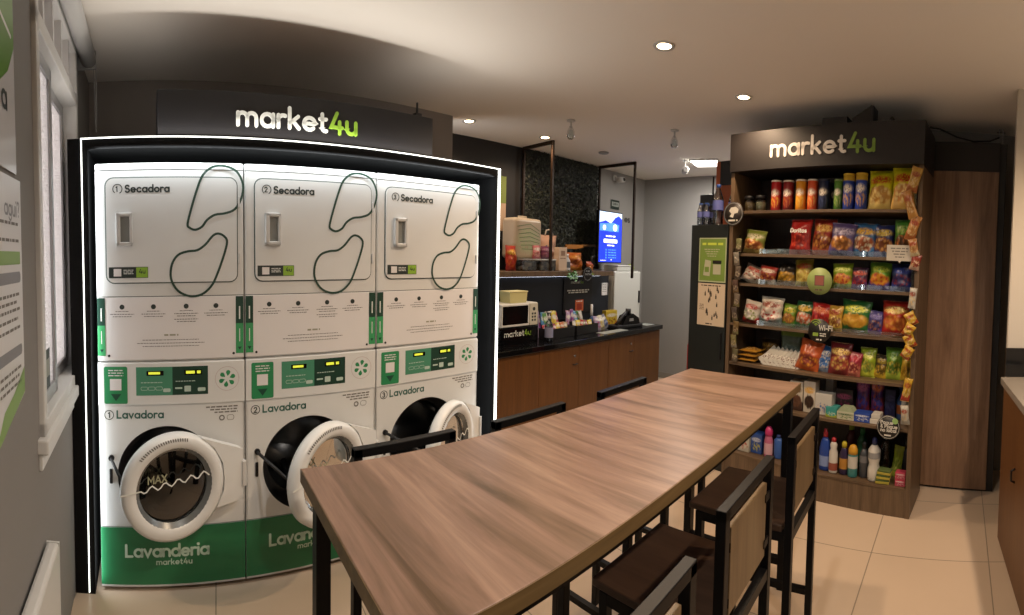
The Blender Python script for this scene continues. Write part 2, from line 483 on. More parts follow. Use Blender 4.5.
LED = mat('led_strip', '#f4f8ff', .5, emis='#f4f6ec', estr=3.)
TABLEW = wood('table_laminate', '#57432f', '#836858', '#a08471', 'Y', .36, .55)
SHELFW = wood('shelf_laminate', '#4c3b2b', '#624f3b', '#705b45', 'Z', .45, .8)
PANELW = wood('panel_laminate', '#6a4f3c', '#84664f', '#96775e', 'Z', .42, .7)
CABW = wood('cabinet_laminate', '#5b3818', '#633f1d', '#6b4622', 'Z', .42, .5)
STOOLW = wood('seat_board', '#33241b', '#402e23', '#4a372b', 'Y', .4, .7)
BACKW = wood('back_board', '#5f4d34', '#6f5b41', '#7a674b', 'Z', .4, .6)
EDGEW = wood('table_edge', '#5c4a2e', '#6b5636', '#786342', 'X', .5, .6)
GRANITE = mat('black_granite', '#0d0e10', .12, var=.5, vscale=90, coat=.3)
PVC = mat('white_pvc', '#c9c9c7', .4)
ALU = mat('aluminium', '#a7a7a8', .35, .6)
GLASS = glass_mat('clear_glass', '#eef2f0', .2)


def frosted():
    m = bpy.data.materials.new('patterned_glass'); m.use_nodes = True
    nt = m.node_tree; nt.nodes.clear()
    o = nt.nodes.new('ShaderNodeOutputMaterial'); t = nt.nodes.new('ShaderNodeBsdfTranslucent'); t.inputs[0].default_value = lin('#e9e4e2')
    g = nt.nodes.new('ShaderNodeBsdfGlossy'); g.inputs['Roughness'].default_value = .25
    tc = nt.nodes.new('ShaderNodeTexCoord'); n = nt.nodes.new('ShaderNodeTexVoronoi'); n.inputs['Scale'].default_value = 70
    bp = nt.nodes.new('ShaderNodeBump'); bp.inputs['Strength'].default_value = .9; bp.inputs['Distance'].default_value = .02
    nt.links.new(tc.outputs['Object'], n.inputs['Vector']); nt.links.new(n.outputs[0], bp.inputs['Height'])
    nt.links.new(bp.outputs[0], g.inputs['Normal']); nt.links.new(bp.outputs[0], t.inputs['Normal'])
    x = nt.nodes.new('ShaderNodeMixShader'); x.inputs[0].default_value = .12
    nt.links.new(t.outputs[0], x.inputs[1]); nt.links.new(g.outputs[0], x.inputs[2]); nt.links.new(x.outputs[0], o.inputs[0])
    return m


PATTERNED = frosted()
CLEARP = glass_mat('clear_plastic', '#e4ecee', .3)
DOORG = glass_mat('door_glass', '#787c7e', .35)
MIDGREY = mat('mid_grey_plastic', '#8b8c8c', .45)

# ------------------------------------------------------------------ room shell
b = MB(); b.box(-1.2, 5.6, -1.75, 3.9, -.12, 0); struct(b.obj('floor', tile_floor()))
b = MB(); b.box(-1.2, 5.6, -1.75, 3.9, CEIL, CEIL + .12); struct(b.obj('ceiling', CEILM))
# left wall in the laundry frame with a window hole (y -.68..-.0 etc.)
XL = -.12
wy0, wy1, wz0, wz1 = -.67, .235, .98, 2.62
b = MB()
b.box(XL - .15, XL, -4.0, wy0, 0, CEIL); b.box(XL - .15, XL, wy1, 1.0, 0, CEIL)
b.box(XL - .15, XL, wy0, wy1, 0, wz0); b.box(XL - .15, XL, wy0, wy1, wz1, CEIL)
struct(b.obj('wall_left', mat('shaded_wall_paint', '#7f7d7b', .85, var=.03, vscale=3), loc=(WF.o.x, WF.o.y, 0), rotz=WF.a))  # room's grey paint, darkened so the colour holds this wall's dimmer light
b = MB(); b.box(XL - .1, 2.5, .87, .99, 0, CEIL); struct(b.obj('wall_back', mat('laundry_wall_paint', '#8d8885', .85, var=.02), loc=(WF.o.x, WF.o.y, 0), rotz=WF.a))
b = MB(); b.box(1.85, 4.4, 3.6, 3.75, 0, CEIL); struct(b.obj('wall_recess', mat('charcoal_wall_paint', '#1b1a1c', .6, var=.08)))
b = MB(); b.box(4.4, 5.6, 3.62, 3.75, 0, CEIL); struct(b.obj('wall_corner', WHITE))
b = MB(); b.box(5.45, 5.6, 1.4, 3.62, 0, CEIL); struct(b.obj('wall_far', WHITE))
b = MB(); b.box(3.76, 5.45, 1.36, 1.46, 0, CEIL); struct(b.obj('wall_return', WHITE))
b = MB(); b.box(3.72, 3.85, -1.2, 1.45, 0, CEIL); struct(b.obj('wall_behind_shelf', WHITE))
b = MB(); b.box(.4, 3.85, -1.3, -1.2, 0, CEIL); struct(b.obj('wall_right', WHITE))
b = MB(); b.box(-1.2, .5, -1.75, -1.62, 0, CEIL); b.box(.4, .5, -1.75, -1.2, 0, CEIL); struct(b.obj('wall_rear', WHITE))
b = MB(); b.box(5.435, 5.45, 1.46, 3.62, 0, .08); struct(b.obj('baseboard_far', mat('skirting', '#8b8780', .6)))

# window 1: two sliding sashes and a row of top lights, in the wall opening
wn = bpy.data.objects.new('window_1', None); COL.objects.link(wn); wn.location = (WF.o.x, WF.o.y, 0); wn.rotation_euler = (0, 0, WF.a)
struct(wn, 'white framed sliding window with small panes above on the left wall', 'window')
b = MB()
for y0, y1, z0, z1 in ((wy0, wy0 + .045, wz0, wz1), (wy1 - .045, wy1, wz0, wz1), (wy0, wy1, wz0, wz0 + .05), (wy0, wy1, wz1 - .04, wz1), (wy0, wy1, 2.32, 2.38)):
    b.box(XL - .1, XL + .018, y0, y1, z0, z1, .004)
for k in range(1, 5):
    yy = wy0 + (wy1 - wy0) * k / 5; b.box(XL - .08, XL + .005, yy - .012, yy + .012, 2.37, wz1 - .03)
b.obj('window_frame', PVC, wn)
for i, (y0, y1, xx) in enumerate(((wy0 + .045, -.27, XL - .03), (-.30, wy1 - .045, XL - .065))):
    b = MB()
    for q in ((y0, y0 + .04, wz0 + .05, 2.32), (y1 - .04, y1, wz0 + .05, 2.32), (y0, y1, wz0 + .05, wz0 + .1), (y0, y1, 2.27, 2.32)):
        b.box(xx - .014, xx + .014, *q, .003)
    s_ = b.obj('sash', ALU, wn)
    b = MB(); b.box(xx - .003, xx + .003, y0 + .038, y1 - .038, wz0 + .098, 2.272); b.obj('pane', PATTERNED, s_)
b = MB(); b.box(XL - .045, XL - .039, wy0 + .04, wy1 - .04, 2.375, wz1 - .035); b.obj('pane', PATTERNED, wn)
b = MB(); b.box(XL - .12, XL + .035, wy0 - .03, wy1 + .02, wz0 - .045, wz0 + .004, .006); b.obj('window_sill', PVC, wn)
b = MB(); b.box(XL, XL + .012, wy0 - .02, wy1 + .01, wz0 - .10, wz0 - .045, .002); b.obj('apron', PVC, wn)
# wall of the next building seen through the window
b = MB(); b.box(-2.6, -2.4, -1.5, 6.5, 0, 5); struct(b.obj('exterior_wall', mat('render_coat', '#c4bfba', .9, var=.08, vscale=40, bump=.6, bscale=30)))

# ------------------------------------------------------------------ ceiling lights
ORD = ['', 'second', 'third', 'fourth', 'fifth', 'sixth', 'seventh']
dl = ['small round ceiling downlight above the black wall, nearer the laundry sign', 'small round ceiling downlight by the first bronze frame',
      'small round ceiling downlight above the table, nearest the camera', 'small round ceiling downlight in front of the shelf header sign',
      'unseen fill downlight added behind the camera', 'unseen fill downlight added over the right counter', 'unseen fill downlight added above the camera']
LAMPG = mat('lamp_lens', '#fff2dc', .4, emis='#ffdca8', estr=25.)
for (p, e, lc), lab in zip(DOWNLIGHTS, dl):
    t = thing('ceiling_downlight', lab, 'ceiling light', (p[0], p[1], CEIL), 0, 'recessed ceiling downlights')
    b = MB(); b.lathe([(.038, -.004), (.055, -.006), (.058, 0), (.036, 0)], 24, caps=False); b.obj('trim_ring', PVC, t)
    b = MB(); b.lathe([(.0005, -.003), (.037, -.002)], 24, caps=False); b.obj('lens', LAMPG, t)
    lamp('downlight_lamp', 'SPOT', (0, 0, -.02), e, lc, .03, spot=radians(150), blend=.7, parent=t)
t = thing('ceiling_panel_light', 'bright square ceiling light panel beyond the spotlight', 'ceiling light', (4.69, 2.31, CEIL), .2)
b = MB(); b.box(-.16, .16, -.16, .16, -.02, 0, .004); b.obj('frame', PVC, t)
b = MB(); b.box(-.145, .145, -.145, .145, -.023, -.019); b.obj('diffuser', mat('panel_diffuser', '#ffffff', .5, emis='#fff6e8', estr=12.), t)
lamp('panel_lamp', 'AREA', (0, 0, -.03), 30, (1, .93, .84), .28, parent=t)
t = thing('spotlight', 'white track spotlight hanging from the ceiling near the far wall', 'spotlight', (4.55, 2.5, CEIL), .6)
b = MB(); b.cyl(.03, -.015, 0); b.cyl(.006, -.09, -.01); b.split('bracket', PVC, t)
b = MB(); b.cyl(.035, -.07, .06, axis='X', c=(0, 0, -.11), bev=.006); b.obj('lamp_head', PVC, t)
b = MB(); b.cyl(.03, .061, .064, axis='X', c=(0, 0, -.11)); b.obj('lens', BLACK, t)
for (x, y), lab in (((2.81, 2.59), 'small clear hanging detector on the ceiling near the bronze frames'), ((3.47, 2.02), 'small clear hanging detector on the ceiling nearer the shelf')):
    t = thing('smoke_detector', lab, 'detector', (x, y, CEIL), 0, 'ceiling detectors')
    b = MB(); b.cyl(.035, -.012, 0, bev=.003); b.cyl(.008, -.05, -.01); b.obj('base', PVC, t)
    b = MB(); b.lathe([(.012, -.05), (.03, -.09), (.032, -.13), (.02, -.15)], 18); b.obj('bulb', CLEARP, t)
b = MB(); b.lathe([(.05, -.012), (.055, 0)], 24); tag(b.obj('ceiling_vent', MIDGREY, loc=(3.85, 3.08, CEIL)), 'small round grey vent in the ceiling by the plant wall', 'vent')

# ------------------------------------------------------------------ laundry niche, sign
NICHE = mat('niche_black', '#0d0d0e', .7, spec=.15)
t = thing('laundry_niche', 'black surround with a white light strip around the stacked laundry machines', 'cabinet', (WF.o.x, WF.o.y, 0), WF.a)
LX0, LX1, LT = -.055, 2.19, 2.105
b = MB(); b.box(XL + .003, LX0 + .03, -.03, .86, 0, LT); b.obj('side_panel', NICHE, t)
b = MB(); b.box(LX1 - .03, LX1 + .005, -.03, .86, 0, LT); b.obj('side_panel', NICHE, t)
b = MB(); b.box(LX0 + .03, LX1 - .03, -.03, .86, LT - .05, LT); b.obj('top_panel', NICHE, t)
b = MB(); b.box(LX0 + .03, LX1 - .03, .835, .865, 0, LT - .05); b.obj('back_panel', NICHE, t)
b = MB(); b.box(LX0 + .03, LX1 - .03, .4, .415, 1.998, LT - .05); b.box(2.062, LX1 - .03, .4, .415, 0, 1.998); b.obj('filler_strip', NICHE, t)
b = MB(); y0, y1 = -.036, -.03
b.box(LX0, LX0 + .005, y0, y1, .01, LT); b.box(LX1 - .016, LX1, y0, y1, .01, LT); b.box(LX0, LX1, y0, y1, LT - .005, LT)
b.obj('light_strip', LED, t)
# the strip's own light: up to the ceiling, and in over the machine fronts (local frame of the niche)
COOL = (.93, .98, 1.0)
lamp('strip_lamp', 'AREA', ((LX0 + LX1) / 2, -.05, LT + .003), 6, (1, .93, .84), 2.2, (pi + .22, 0, 0), .02, parent=t)
lamp('strip_lamp', 'AREA', ((LX0 + LX1) / 2, -.05, LT - .054), 5.5, COOL, 2.1, (radians(40), 0, 0), .02, parent=t)
for x_, s_, e_ in ((LX0 + .036, 1, 2.5), (LX1 - .036, -1, 2.5)):
    lamp('strip_lamp', 'AREA', (x_, -.018, 1.05), e_, COOL, .02, (radians(90), 0, -s_ * radians(60)), 2.0, parent=t)

t = thing('laundry_sign', 'wide black sign with white and green lettering above the washing machines', 'sign', (WF.o.x, WF.o.y, 0), WF.a)
b = MB(); b.box(.29, 1.70, -.02, .25, LT + .0, 2.315, .003); b.obj('board', BLACK, t)


def market(bm, x, z, h, y, wt=.17, depth=0.):
    bm.use(0); x = bm.text('market', x, z, h, y, wt, depth, sp=.25)
    bm.use(1); bm.text('4u', x, z, h, y, wt, depth, sp=.25); bm.use(0)


wm = twidth('market4u', 1, .25)
h = .585 / wm
b = MB(); market(b, .655, 2.165, h, -.025, .175, .004); b.obj('lettering', [WHITEP, LGREEN], t)
t = thing('junction_post', 'small black box with a short aerial on the right end of the laundry sign', 'aerial', WF.at(1.675, .1, 2.315), WF.a)
b = MB(); b.box(-.02, .02, -.02, .02, 0, .05, .003); b.obj('base', BLACK, t)
b = MB(); b.cyl(.006, .05, .11); b.obj('aerial', BLACK, t)

# ------------------------------------------------------------------ washers and dryers
LOOP1 = [(0.422, 1.716), (0.44, 1.787), (0.468, 1.876), (0.495, 1.938), (0.54, 1.974), (0.596, 1.978), (0.65, 1.955), (0.679, 1.897), (0.671, 1.834), (0.64, 1.783), (0.594, 1.764), (0.548, 1.757), (0.512, 1.734), (0.488, 1.703), (0.457, 1.689), (0.431, 1.698)]
LOOP2 = [(0.538, 1.662), (0.565, 1.671), (0.592, 1.657), (0.603, 1.632), (0.588, 1.572), (0.555, 1.482), (0.527, 1.429), (0.482, 1.393), (0.427, 1.387), (0.374, 1.413), (0.344, 1.467), (0.348, 1.53), (0.376, 1.574), (0.421, 1.591), (0.465, 1.596), (0.502, 1.621)]


def smooth_loop(p, n=4):
    o = []; N = len(p)
    for i in range(N):
        p0, p1, p2, p3 = p[i - 1], p[i], p[(i + 1) % N], p[(i + 2) % N]
        for k in range(n):
            u = k / n
            o.append(tuple(.5 * (2 * p1[j] + (p2[j] - p0[j]) * u + (2 * p0[j] - 5 * p1[j] + 4 * p2[j] - p3[j]) * u * u + (3 * p1[j] - p0[j] - 3 * p2[j] + p3[j]) * u ** 3) for j in (0, 1)))
    return o


def fine(bm, x, z, w, h, y, seed=0, gap=.12):
    """a line of fine print too small to read in the photo: short dashes"""
    r = random.Random(seed); x1 = x + w
    while x < x1:
        l = min(h * r.uniform(1.5, 5), x1 - x); bm.rect(x, x + l, z, z + h, y); x += l + h * .8


MW = .686
ORDN = ['leftmost', 'middle', 'right-hand']
for i in range(3):
    n = str(i + 1); X = i * MW; g = .0025
    # ---- dryer
    t = thing('tumble_dryer', ['white tumble dryer numbered 1, stacked at the left end', 'white tumble dryer numbered 2, in the middle of the row', 'white tumble dryer numbered 3, at the right end by the light strip'][i], 'tumble dryer', WF.at(X, 0, 0), WF.a, 'stacked tumble dryers')
    b = MB(); b.box(g, MW - g, 0, .8, 1.088, 1.995, .008); b.obj('body', ENAMEL, t)
    b = MB(); b.box(g + .001, MW - g - .001, -.0012, .001, 1.9615, 1.9645); b.box(g + .001, MW - g - .001, -.0012, .001, 1.3855, 1.3885); b.split('seam', mat('seam_shadow_gap', '#5b605e', .6), t)
    d = MB().prism(rr(.052, .65, 1.452, 1.925, .035), -.008, .001).obj('door', ENAMEL, t)
    b = MB(); b.stroke(rr(.049, .653, 1.449, 1.928, .037), .0055, -.0015, True); b.obj('door_groove', mat('groove_grey', '#55605c', .6), d)  # dark ribbon painted in for the recessed groove around the door
    # recessed pull: a frame around a scoop
    b = MB()
    x0, x1, z0, z1 = .097, .172, 1.618, 1.768
    for q in ((x0, x0 + .02, z0, z1), (x1 - .014, x1, z0, z1), (x0, x1, z0, z0 + .018), (x0, x1, z1 - .018, z1)): b.box(q[0], q[1], -.026, -.008, q[2], q[3], .004)
    b.obj('door_handle', PVC, d)
    b = MB(); b.box(x0 + .02, x1 - .014, -.0105, -.007, z0 + .018, z1 - .018); b.obj('handle_recess', mat('handle_scoop', '#8c908e', .4), d)
    b = MB(); b.box(.655, .664, -.012, .004, 1.53, 1.58, .002); b.box(.655, .664, -.012, .004, 1.79, 1.84, .002); b.split('hinge', PVC, d)
    b = MB(); b.use(0).rect(.061, .24, 1.473, 1.523, -.0094)
    b.use(1).rect(.083, .118, 1.481, 1.515, -.0098); b.use(2).rect(.186, .238, 1.475, 1.521, -.0098)
    b.use(3)
    for k, zz in enumerate((1.507, 1.499, 1.491)): fine(b, .128, zz, .045, .0035, -.0102, k)
    b.use(0).text('4u', .2, 1.494, .02, -.0103); b.obj('instruction_sticker', [INK, PAPER, LGREEN, WHITEP], d)
    b = MB(); b.text('Secadora', .142, 1.862, .034, -.0094, .21); b.obj('lettering', INK, d)
    b = MB(); b.stroke(arc(.106, 1.877, .021, -60, 230), .004, -.0094); b.text(n, .102 - GL[n][0] * .011, 1.866, .024, -.0095, .2); b.obj('number_badge', INK, d)
    b = MB()
    b.use(0).stroke(smooth_loop(LOOP1), .0105, -.0105, True)
    L2 = smooth_loop(LOOP2); k = len(L2)
    b.use(0).stroke(L2, .0105, -.0105, True); b.split('outline_print', [mat('outline_dark_green', '#27453a', .4)], t)
    # information sheet with two green strips
    b = MB(); b.box(.006, MW - .006, -.004, .001, 1.096, 1.383, .0015); s_ = b.obj('instruction_sheet', PAPER, t)
    b = MB(); y = -.0048
    for k, xx in enumerate((.118, .262, .412, .55)):
        q_ = MB(); q_.disc(xx, 1.34, .0115, y, 16); q_.obj('step_badge', INK, s_)
        b.use(1); fine(b, xx - .03, 1.318, .06, .003, y, 40 + k)
        for q in range(2 + (k == 2) * 2): fine(b, xx - .055 + .012 * (q % 2), 1.305 - q * .011 - .004 * (q // 2), .11 - .024 * (q % 2), .0032, y, 7 * k + q)
    b.use(2); fine(b, .31, 1.205, .065, .008, y, 3)
    b.use(1); fine(b, .21, 1.185, .26, .003, y, 5); fine(b, .185, 1.170, .31, .003, y, 6); fine(b, .21, 1.156, .26, .003, y, 8)
    b.obj('small_lettering', [INK, INKG, mat('print_olive', '#9a9a86', .5)], s_)
    for x0 in (.004, .643):
        b = MB(); b.use(0).rect(x0, x0 + .036, 1.255, 1.382, -.0052); b.use(1).rect(x0, x0 + .036, 1.115, 1.255, -.0052)
        b.use(2).rect(x0 + .015, x0 + .021, 1.275, 1.335, -.0058); b.use(2).rect(x0 + .016, x0 + .02, 1.17, 1.23, -.0058)
        b.use(0).poly([(x0 + .009, 1.145), (x0 + .027, 1.145), (x0 + .018, 1.13)][::-1], -.0058); b.obj('green_strip', [mat('deep_green', '#1f4236', .4), mat('leaf_green', '#3f9a62', .4), WHITEP], s_)
    b = MB(); b.cyl(.006, -.005, -.0035, axis='Y', c=(.055, 0, 1.115), seg=12); b.cyl(.006, -.005, -.0035, axis='Y', c=(.632, 0, 1.115), seg=12); b.split('screw', DARKM, s_)

    # ---- washer
    t = thing('washing_machine', ['white and green washing machine numbered 1, door ajar, at the left end', 'white and green washing machine numbered 2, partly behind the table corner', 'white and green washing machine numbered 3, mostly hidden behind the table'][i], 'washing machine', WF.at(X, 0, 0), WF.a, 'front loading washing machines')
    b = MB(); cx, cz, R = .318, .552, .232
    b.box(g, .012, .0, .78, .03, 1.086); b.box(MW - .012, MW - g, .0, .78, .03, 1.086); b.box(g, MW - g, .76, .78, .03, 1.086); b.box(g, MW - g, .0, .78, 1.07, 1.086); b.box(g, MW - g, .0, .78, .03, .045)
    # front plate with a round hole
    N = 64; z0, z1, x0, x1 = .03, 1.086, g, MW - g
    inner = [(cx + R * cos(2 * pi * k / N), cz + R * sin(2 * pi * k / N)) for k in range(N)]
    outer = []
    for k in range(N):
        c_, s__ = cos(2 * pi * k / N), sin(2 * pi * k / N)
        f = min(((x1 - cx) if c_ > 0 else (cx - x0)) / max(abs(c_), 1e-6), ((z1 - cz) if s__ > 0 else (cz - z0)) / max(abs(s__), 1e-6))
        outer.append((cx + f * c_, cz + f * s__))
    for px, pz in ((x0, z0), (x1, z0), (x1, z1), (x0, z1)):
        k = min(range(N), key=lambda q: hypot(outer[q][0] - px, outer[q][1] - pz)); outer[k] = (px, pz)
    for k in range(N):
        j = (k + 1) % N
        b.quad((inner[k][0], 0, inner[k][1]), (outer[k][0], 0, outer[k][1]), (outer[j][0], 0, outer[j][1]), (inner[j][0], 0, inner[j][1]))
    b.obj('body', ENAMEL, t)
    b = MB(); b.box(g, MW - g, -.006, -.0002, .885, 1.082, .003); cp = b.obj('control_panel', ENAMEL, t)
    b = MB(); b.box(.007, MW - .005, -.0012, .0, .307, .309); b.split('seam', mat('seam_shadow_gap', '#5b605e'), t)
    b = MB(); b.box(g, MW - g, -.003, -.0004, .03, .305, .001); gb = b.obj('green_plinth', BANDG, t)
    b = MB(); b.box(g, MW - g, -.0035, 0, .022, .031); gb2 = b.obj('base_strip', PVC, t)
    b = MB(); hh = .385 / twidth('Lavanderia', 1, .2); b.text('Lavanderia', .12, .168, hh, -.004, .2, sp=.2)
    hh = .165 / wm; market(b, .262, .128, hh, -.004); b.obj('lettering', [mat('pale_green_print', '#c6e2d0', .45), mat('pale_green_print', '#a9d3b8')], gb)
    b = MB(); b.text('Lavadora', .088, .824, .037, -.001, .19); b.obj('lettering', mat('teal_print', '#35665a', .5), t)
    b = MB(); b.stroke(arc(.05, .838, .021, 0, 360, 20), .0035, -.001); b.text(n, .05 - GL[n][0] * .013, .826, .026, -.0012, .2); b.obj('number_badge', INK, t)
    b = MB(); y = -.001
    for q in range(3): fine(b, .50 + .02 * q, .862 - .013 * q, .15 - .02 * q, .006, y, 11 + q)
    b.obj('small_lettering', INKG, t)
    b = MB(); b.disc(.575, .812, .0135, y, 18, .008); b.obj('care_symbol', INKG, t)
    b = MB(); b.stroke(rr(.6, .632, .8, .824, .01), .002, y, True); b.obj('care_symbol', INKG, t)
    # green voucher sticker
    b = MB(); y = -.0066
    b.use(0).rrect(.03, .138, .892, 1.065, y, .008)
    b.use(1).rect(.057, .11, .955, 1.008, y - .0005)
    for q in range(3): fine(b, .05, 1.045 - .012 * q, .07, .005, y - .0005, q)
    b.use(2).poly([(.06, .938), (.108, .938), (.084, .905)][::-1], y - .0005); b.obj('voucher_sticker', [MGREEN, PAPER, DGREEN], cp)
    b = MB()
    b.use(0).rect(.178, .345, .93, 1.062, y); b.use(1).rect(.345, .51, .93, 1.062, y)
    b.use(2).rect(.226, .305, 1.022, 1.044, y - .0005); b.use(2).rect(.40, .482, 1.022, 1.046, y - .0005)
    b.use(3); fine(b, .235, 1.028, .055, .011, y - .001, 2); fine(b, .408, 1.028, .068, .013, y - .001, 9)
    b.use(4); fine(b, .2, .988, .1, .004, y - .001, 3); fine(b, .36, .992, .09, .004, y - .001, 4)
    for q in range(3): b.stroke(rr(.2 + .034 * q, .23 + .034 * q, .955, .97, .005), .002, y - .001, True)
    b.rrect(.302, .336, .945, .962, y - .001, .005); b.rrect(.462, .498, .945, .962, y - .001, .005); b.rrect(.4, .43, .945, .972, y - .001, .003); b.rrect(.357, .39, .958, .966, y - .001, .002)
    b.obj('display_panel', [mat('sage_print', '#4b8d70', .35), mat('forest_print', '#1f4034', .35), BLACKG, mat('display_glow', '#c8d040', .5, emis='#c9d23e', estr=.9), mat('soft_white_print', '#b9cdc2', .5)], cp)
    b = MB(); lx, lz = .6, .998
    for q in range(6):
        a = q * pi / 3 + .35; c_, s__ = cos(a), sin(a)
        pts = [(lx + c_ * .012, lz + s__ * .012)] + [(lx + c_ * .03 - s__ * .0 + .0105 * cos(a + e), lz + s__ * .03 + .0105 * sin(a + e)) for e in [radians(v) for v in (-130, -80, -30, 20, 70, 110)]]
        b.use(0).poly(pts, y)
    b.use(1).stroke(arc(lx, lz, .056, 0, 360, 30), .0022, y, True); b.obj('flower_logo', [MGREEN, mat('logo_ring', '#c5b8b8', .5)], cp)
    # drum opening
    b = MB(); b.lathe([(.232, .0), (.232, .012), (.205, .05), (.19, .09)], 48, (cx, 0, cz), 'Y', caps=False); b.obj('door_seal', mat('dark_rubber', '#1a1b1d', .5), t)
    b = MB(); b.lathe([(.19, .09), (.235, .12), (.235, .55), (.001, .56)], 48, (cx, 0, cz), 'Y', caps=False)
    b.obj('drum', mat('drum_steel', '#6c6e70', .3, .9), t)
    b = MB()
    for q in range(3):
        a = q * 2 * pi / 3 + .4; b.tube([(cx + .21 * cos(a), .16, cz + .21 * sin(a)), (cx + .21 * cos(a + .2), .5, cz + .21 * sin(a + .2))], .02, 8)
    b.split('drum_paddle', mat('drum_steel', '#6c6e70'), t)
    b = MB(); b.box(.048, .063, -.007, .0, .515, .585, .004); b.obj('door_lock', DARKM, t)
    # open door on its hinge (right side)
    ang = radians([17, 24, 26][i])
    hx = .655
    d = bpy.data.objects.new('door', None); COL.objects.link(d); d.parent = t; d.location = (hx, -.035, cz + .012); d.rotation_euler = (0, 0, ang)
    dx = -.332
    b = MB(); b.lathe([(.168, -.012), (.18, -.03), (.218, -.034), (.236, -.018), (.238, .012), (.228, .026), (.168, .026), (.168, -.012)], 64, (dx, 0, 0), 'Y', caps=False)
    ear = [(dx + .19, .165)] + [(dx + .16, .19), (dx + .22, .145), (-.03, .12), (.0, .108), (.0, -.11), (-.03, -.12), (dx + .22, -.12), (dx + .235, -.05), (dx + .238, .05)]
    b.prism([(dx + .13, .2), (-.02, .125), (.002, .115), (.002, -.11), (-.02, -.12), (dx + .2, -.13), (dx + .236, -.06), (dx + .24, .0), (dx + .232, .07), (dx + .19, .145)], -.022, .022)
    b.obj('door_ring', ENAMEL, d)
    b = MB(); b.lathe([(.168, .0), (.165, .03), (.14, .085), (.1, .105), (.001, .11)], 48, (dx, 0, 0), 'Y', caps=False)
    b.lathe([(.171, .008), (.001, .002)], 48, (dx, 0, 0), 'Y', caps=False); gl = b.obj('door_glass', DOORG, d)
    b = MB(); b.lathe([(.158, -.004), (.168, -.015), (.178, -.026)], 48, (dx, 0, 0), 'Y', caps=False); b.obj('inner_rim', mat('rim_grey', '#7d8284', .25, .6), d)
    b = MB(); wave = [(dx - .245 + k * .0125, .01 + k * .0012 + .012 * sin(k * pi / 2.4) * (k > 7)) for k in range(33)]
    b.use(0).stroke(wave, .006, -.036); b.use(1).text('MAX', dx - .125, .045, .033, -.036, .2, sp=.22); b.obj('fill_line', [WHITEP, mat('pale_print', '#9a9c80', .5)], gl)
    b = MB()
    for k in range(22):
        a = radians(75 + k * 2.9)
        b.stroke([(dx + .211 * cos(a), .211 * sin(a)), (dx + .221 * cos(a + .01), .221 * sin(a + .01))], .005, -.0352)
    b.obj('small_lettering', INKG, d)
    b = MB(); b.box(-.004, .018, -.03, .034, -.06, .06, .004); b.split('hinge', PVC, d)
    # black prop arm from the front to the door edge
    ex, ey = hx + cos(ang) * (dx - .235) - sin(ang) * 0.01, -.035 + sin(ang) * (dx - .235)
    b = MB(); b.tube([(.058, -.001, cz + .085), (.058, -.02, cz + .085), (ex + .015, ey + .02, cz + .04)], .0075, 8); b.cyl(.014, -.012, 0, axis='Y', c=(.058, 0, cz + .085), seg=14); b.split('door_stay', BLACK, t)
    b = MB()
    for px in (.06, MW - .06):
        for py in (.06, .7): b.cyl(.022, 0, .032, (px, py, 0))
    b.split('foot', BLACK, t)

# ------------------------------------------------------------------ left wall things
def lw(name, label, cat, build, x=XL + .002):
    """flat print on the left wall: local x runs along the wall away from the camera is +x, facing the room"""
    t = thing(name, label, cat, WF.at(x, 0, 0), WF.a + pi / 2)
    build(t); return t


# local frame on the left wall: x = along the wall (laundry y), facing local -y = into the room
def poster_a(t):
    b = MB(); b.box(-1.9, -.9, -.004, 0, 1.80, 2.62); b.obj('sheet', mat('poster_grey_white', '#c6c7ca', .25), t)
    b = MB(); b.use(0).poly([(-1.899, 2.619), (-1.899, 2.05), (-1.25, 1.96), (-1.05, 2.0), (-.96, 2.06), (-.901, 2.14), (-.901, 2.619)][::-1][::-1], -.0046)
    b.use(1).rrect(-1.22, -.925, 2.32, 2.5, -.0052, .02); b.use(1).stroke([(-1.3, 2.17), (-1.05, 2.19), (-.93, 2.16)], .012, -.0052); b.use(1).rect(-1.6, -1.1, 2.11, 2.125, -.0052)
    b.use(2)
    for k in range(4): fine(b, -1.2, 2.46 - .035 * k, .25, .014, -.0058, k)
    b.text('a', -1.02, 1.955, .07, -.0052); b.obj('print', [mat('poster_green', '#57892a', .3), WHITEP, INK], t)


def poster_b(t):
    b = MB(); b.prism([(-1.9, .98), (-1.2, 1.09), (-.865, 1.19), (-.865, 1.787), (-1.9, 1.78)], -.004, 0); b.obj('sheet', mat('poster_white', '#c9c9cb', .35), t)
    b = MB(); y = -.0046
    b.use(0).poly([(-1.899, 1.0), (-1.1, 1.12), (-.867, 1.192), (-.867, 1.265), (-.97, 1.215), (-1.06, 1.19), (-1.1, 1.15), (-1.3, 1.12), (-1.899, 1.06)], y)
    b.use(0).rect(-1.3, -.885, 1.555, 1.59, y)
    b.use(1).rrect(-1.3, -.885, 1.505, 1.535, y, .012); b.rrect(-1.3, -.885, 1.305, 1.335, y, .012)
    b.text('agui?', -1.02, 1.685, .045, y, .14); b.use(2)
    for k, (z, x1) in enumerate(((1.66, .9), (1.615, .89), (1.47, .9), (1.45, .93), (1.43, .9), (1.405, .92), (1.38, .9), (1.27, .9), (1.25, .92), (1.23, .9))): fine(b, -1.4, z, 1.4 - x1, .008, y, k)
    b.obj('print', [mat('poster_soft_green', '#78994e', .4), mat('poster_grey', '#77777c', .4), INKG], t)


lw('wall_poster', 'green and white glossy poster high on the left wall beside the window', 'poster', poster_a)
lw('wall_poster', 'white instruction poster with grey headings and green foot, lower on the left wall', 'poster', poster_b)


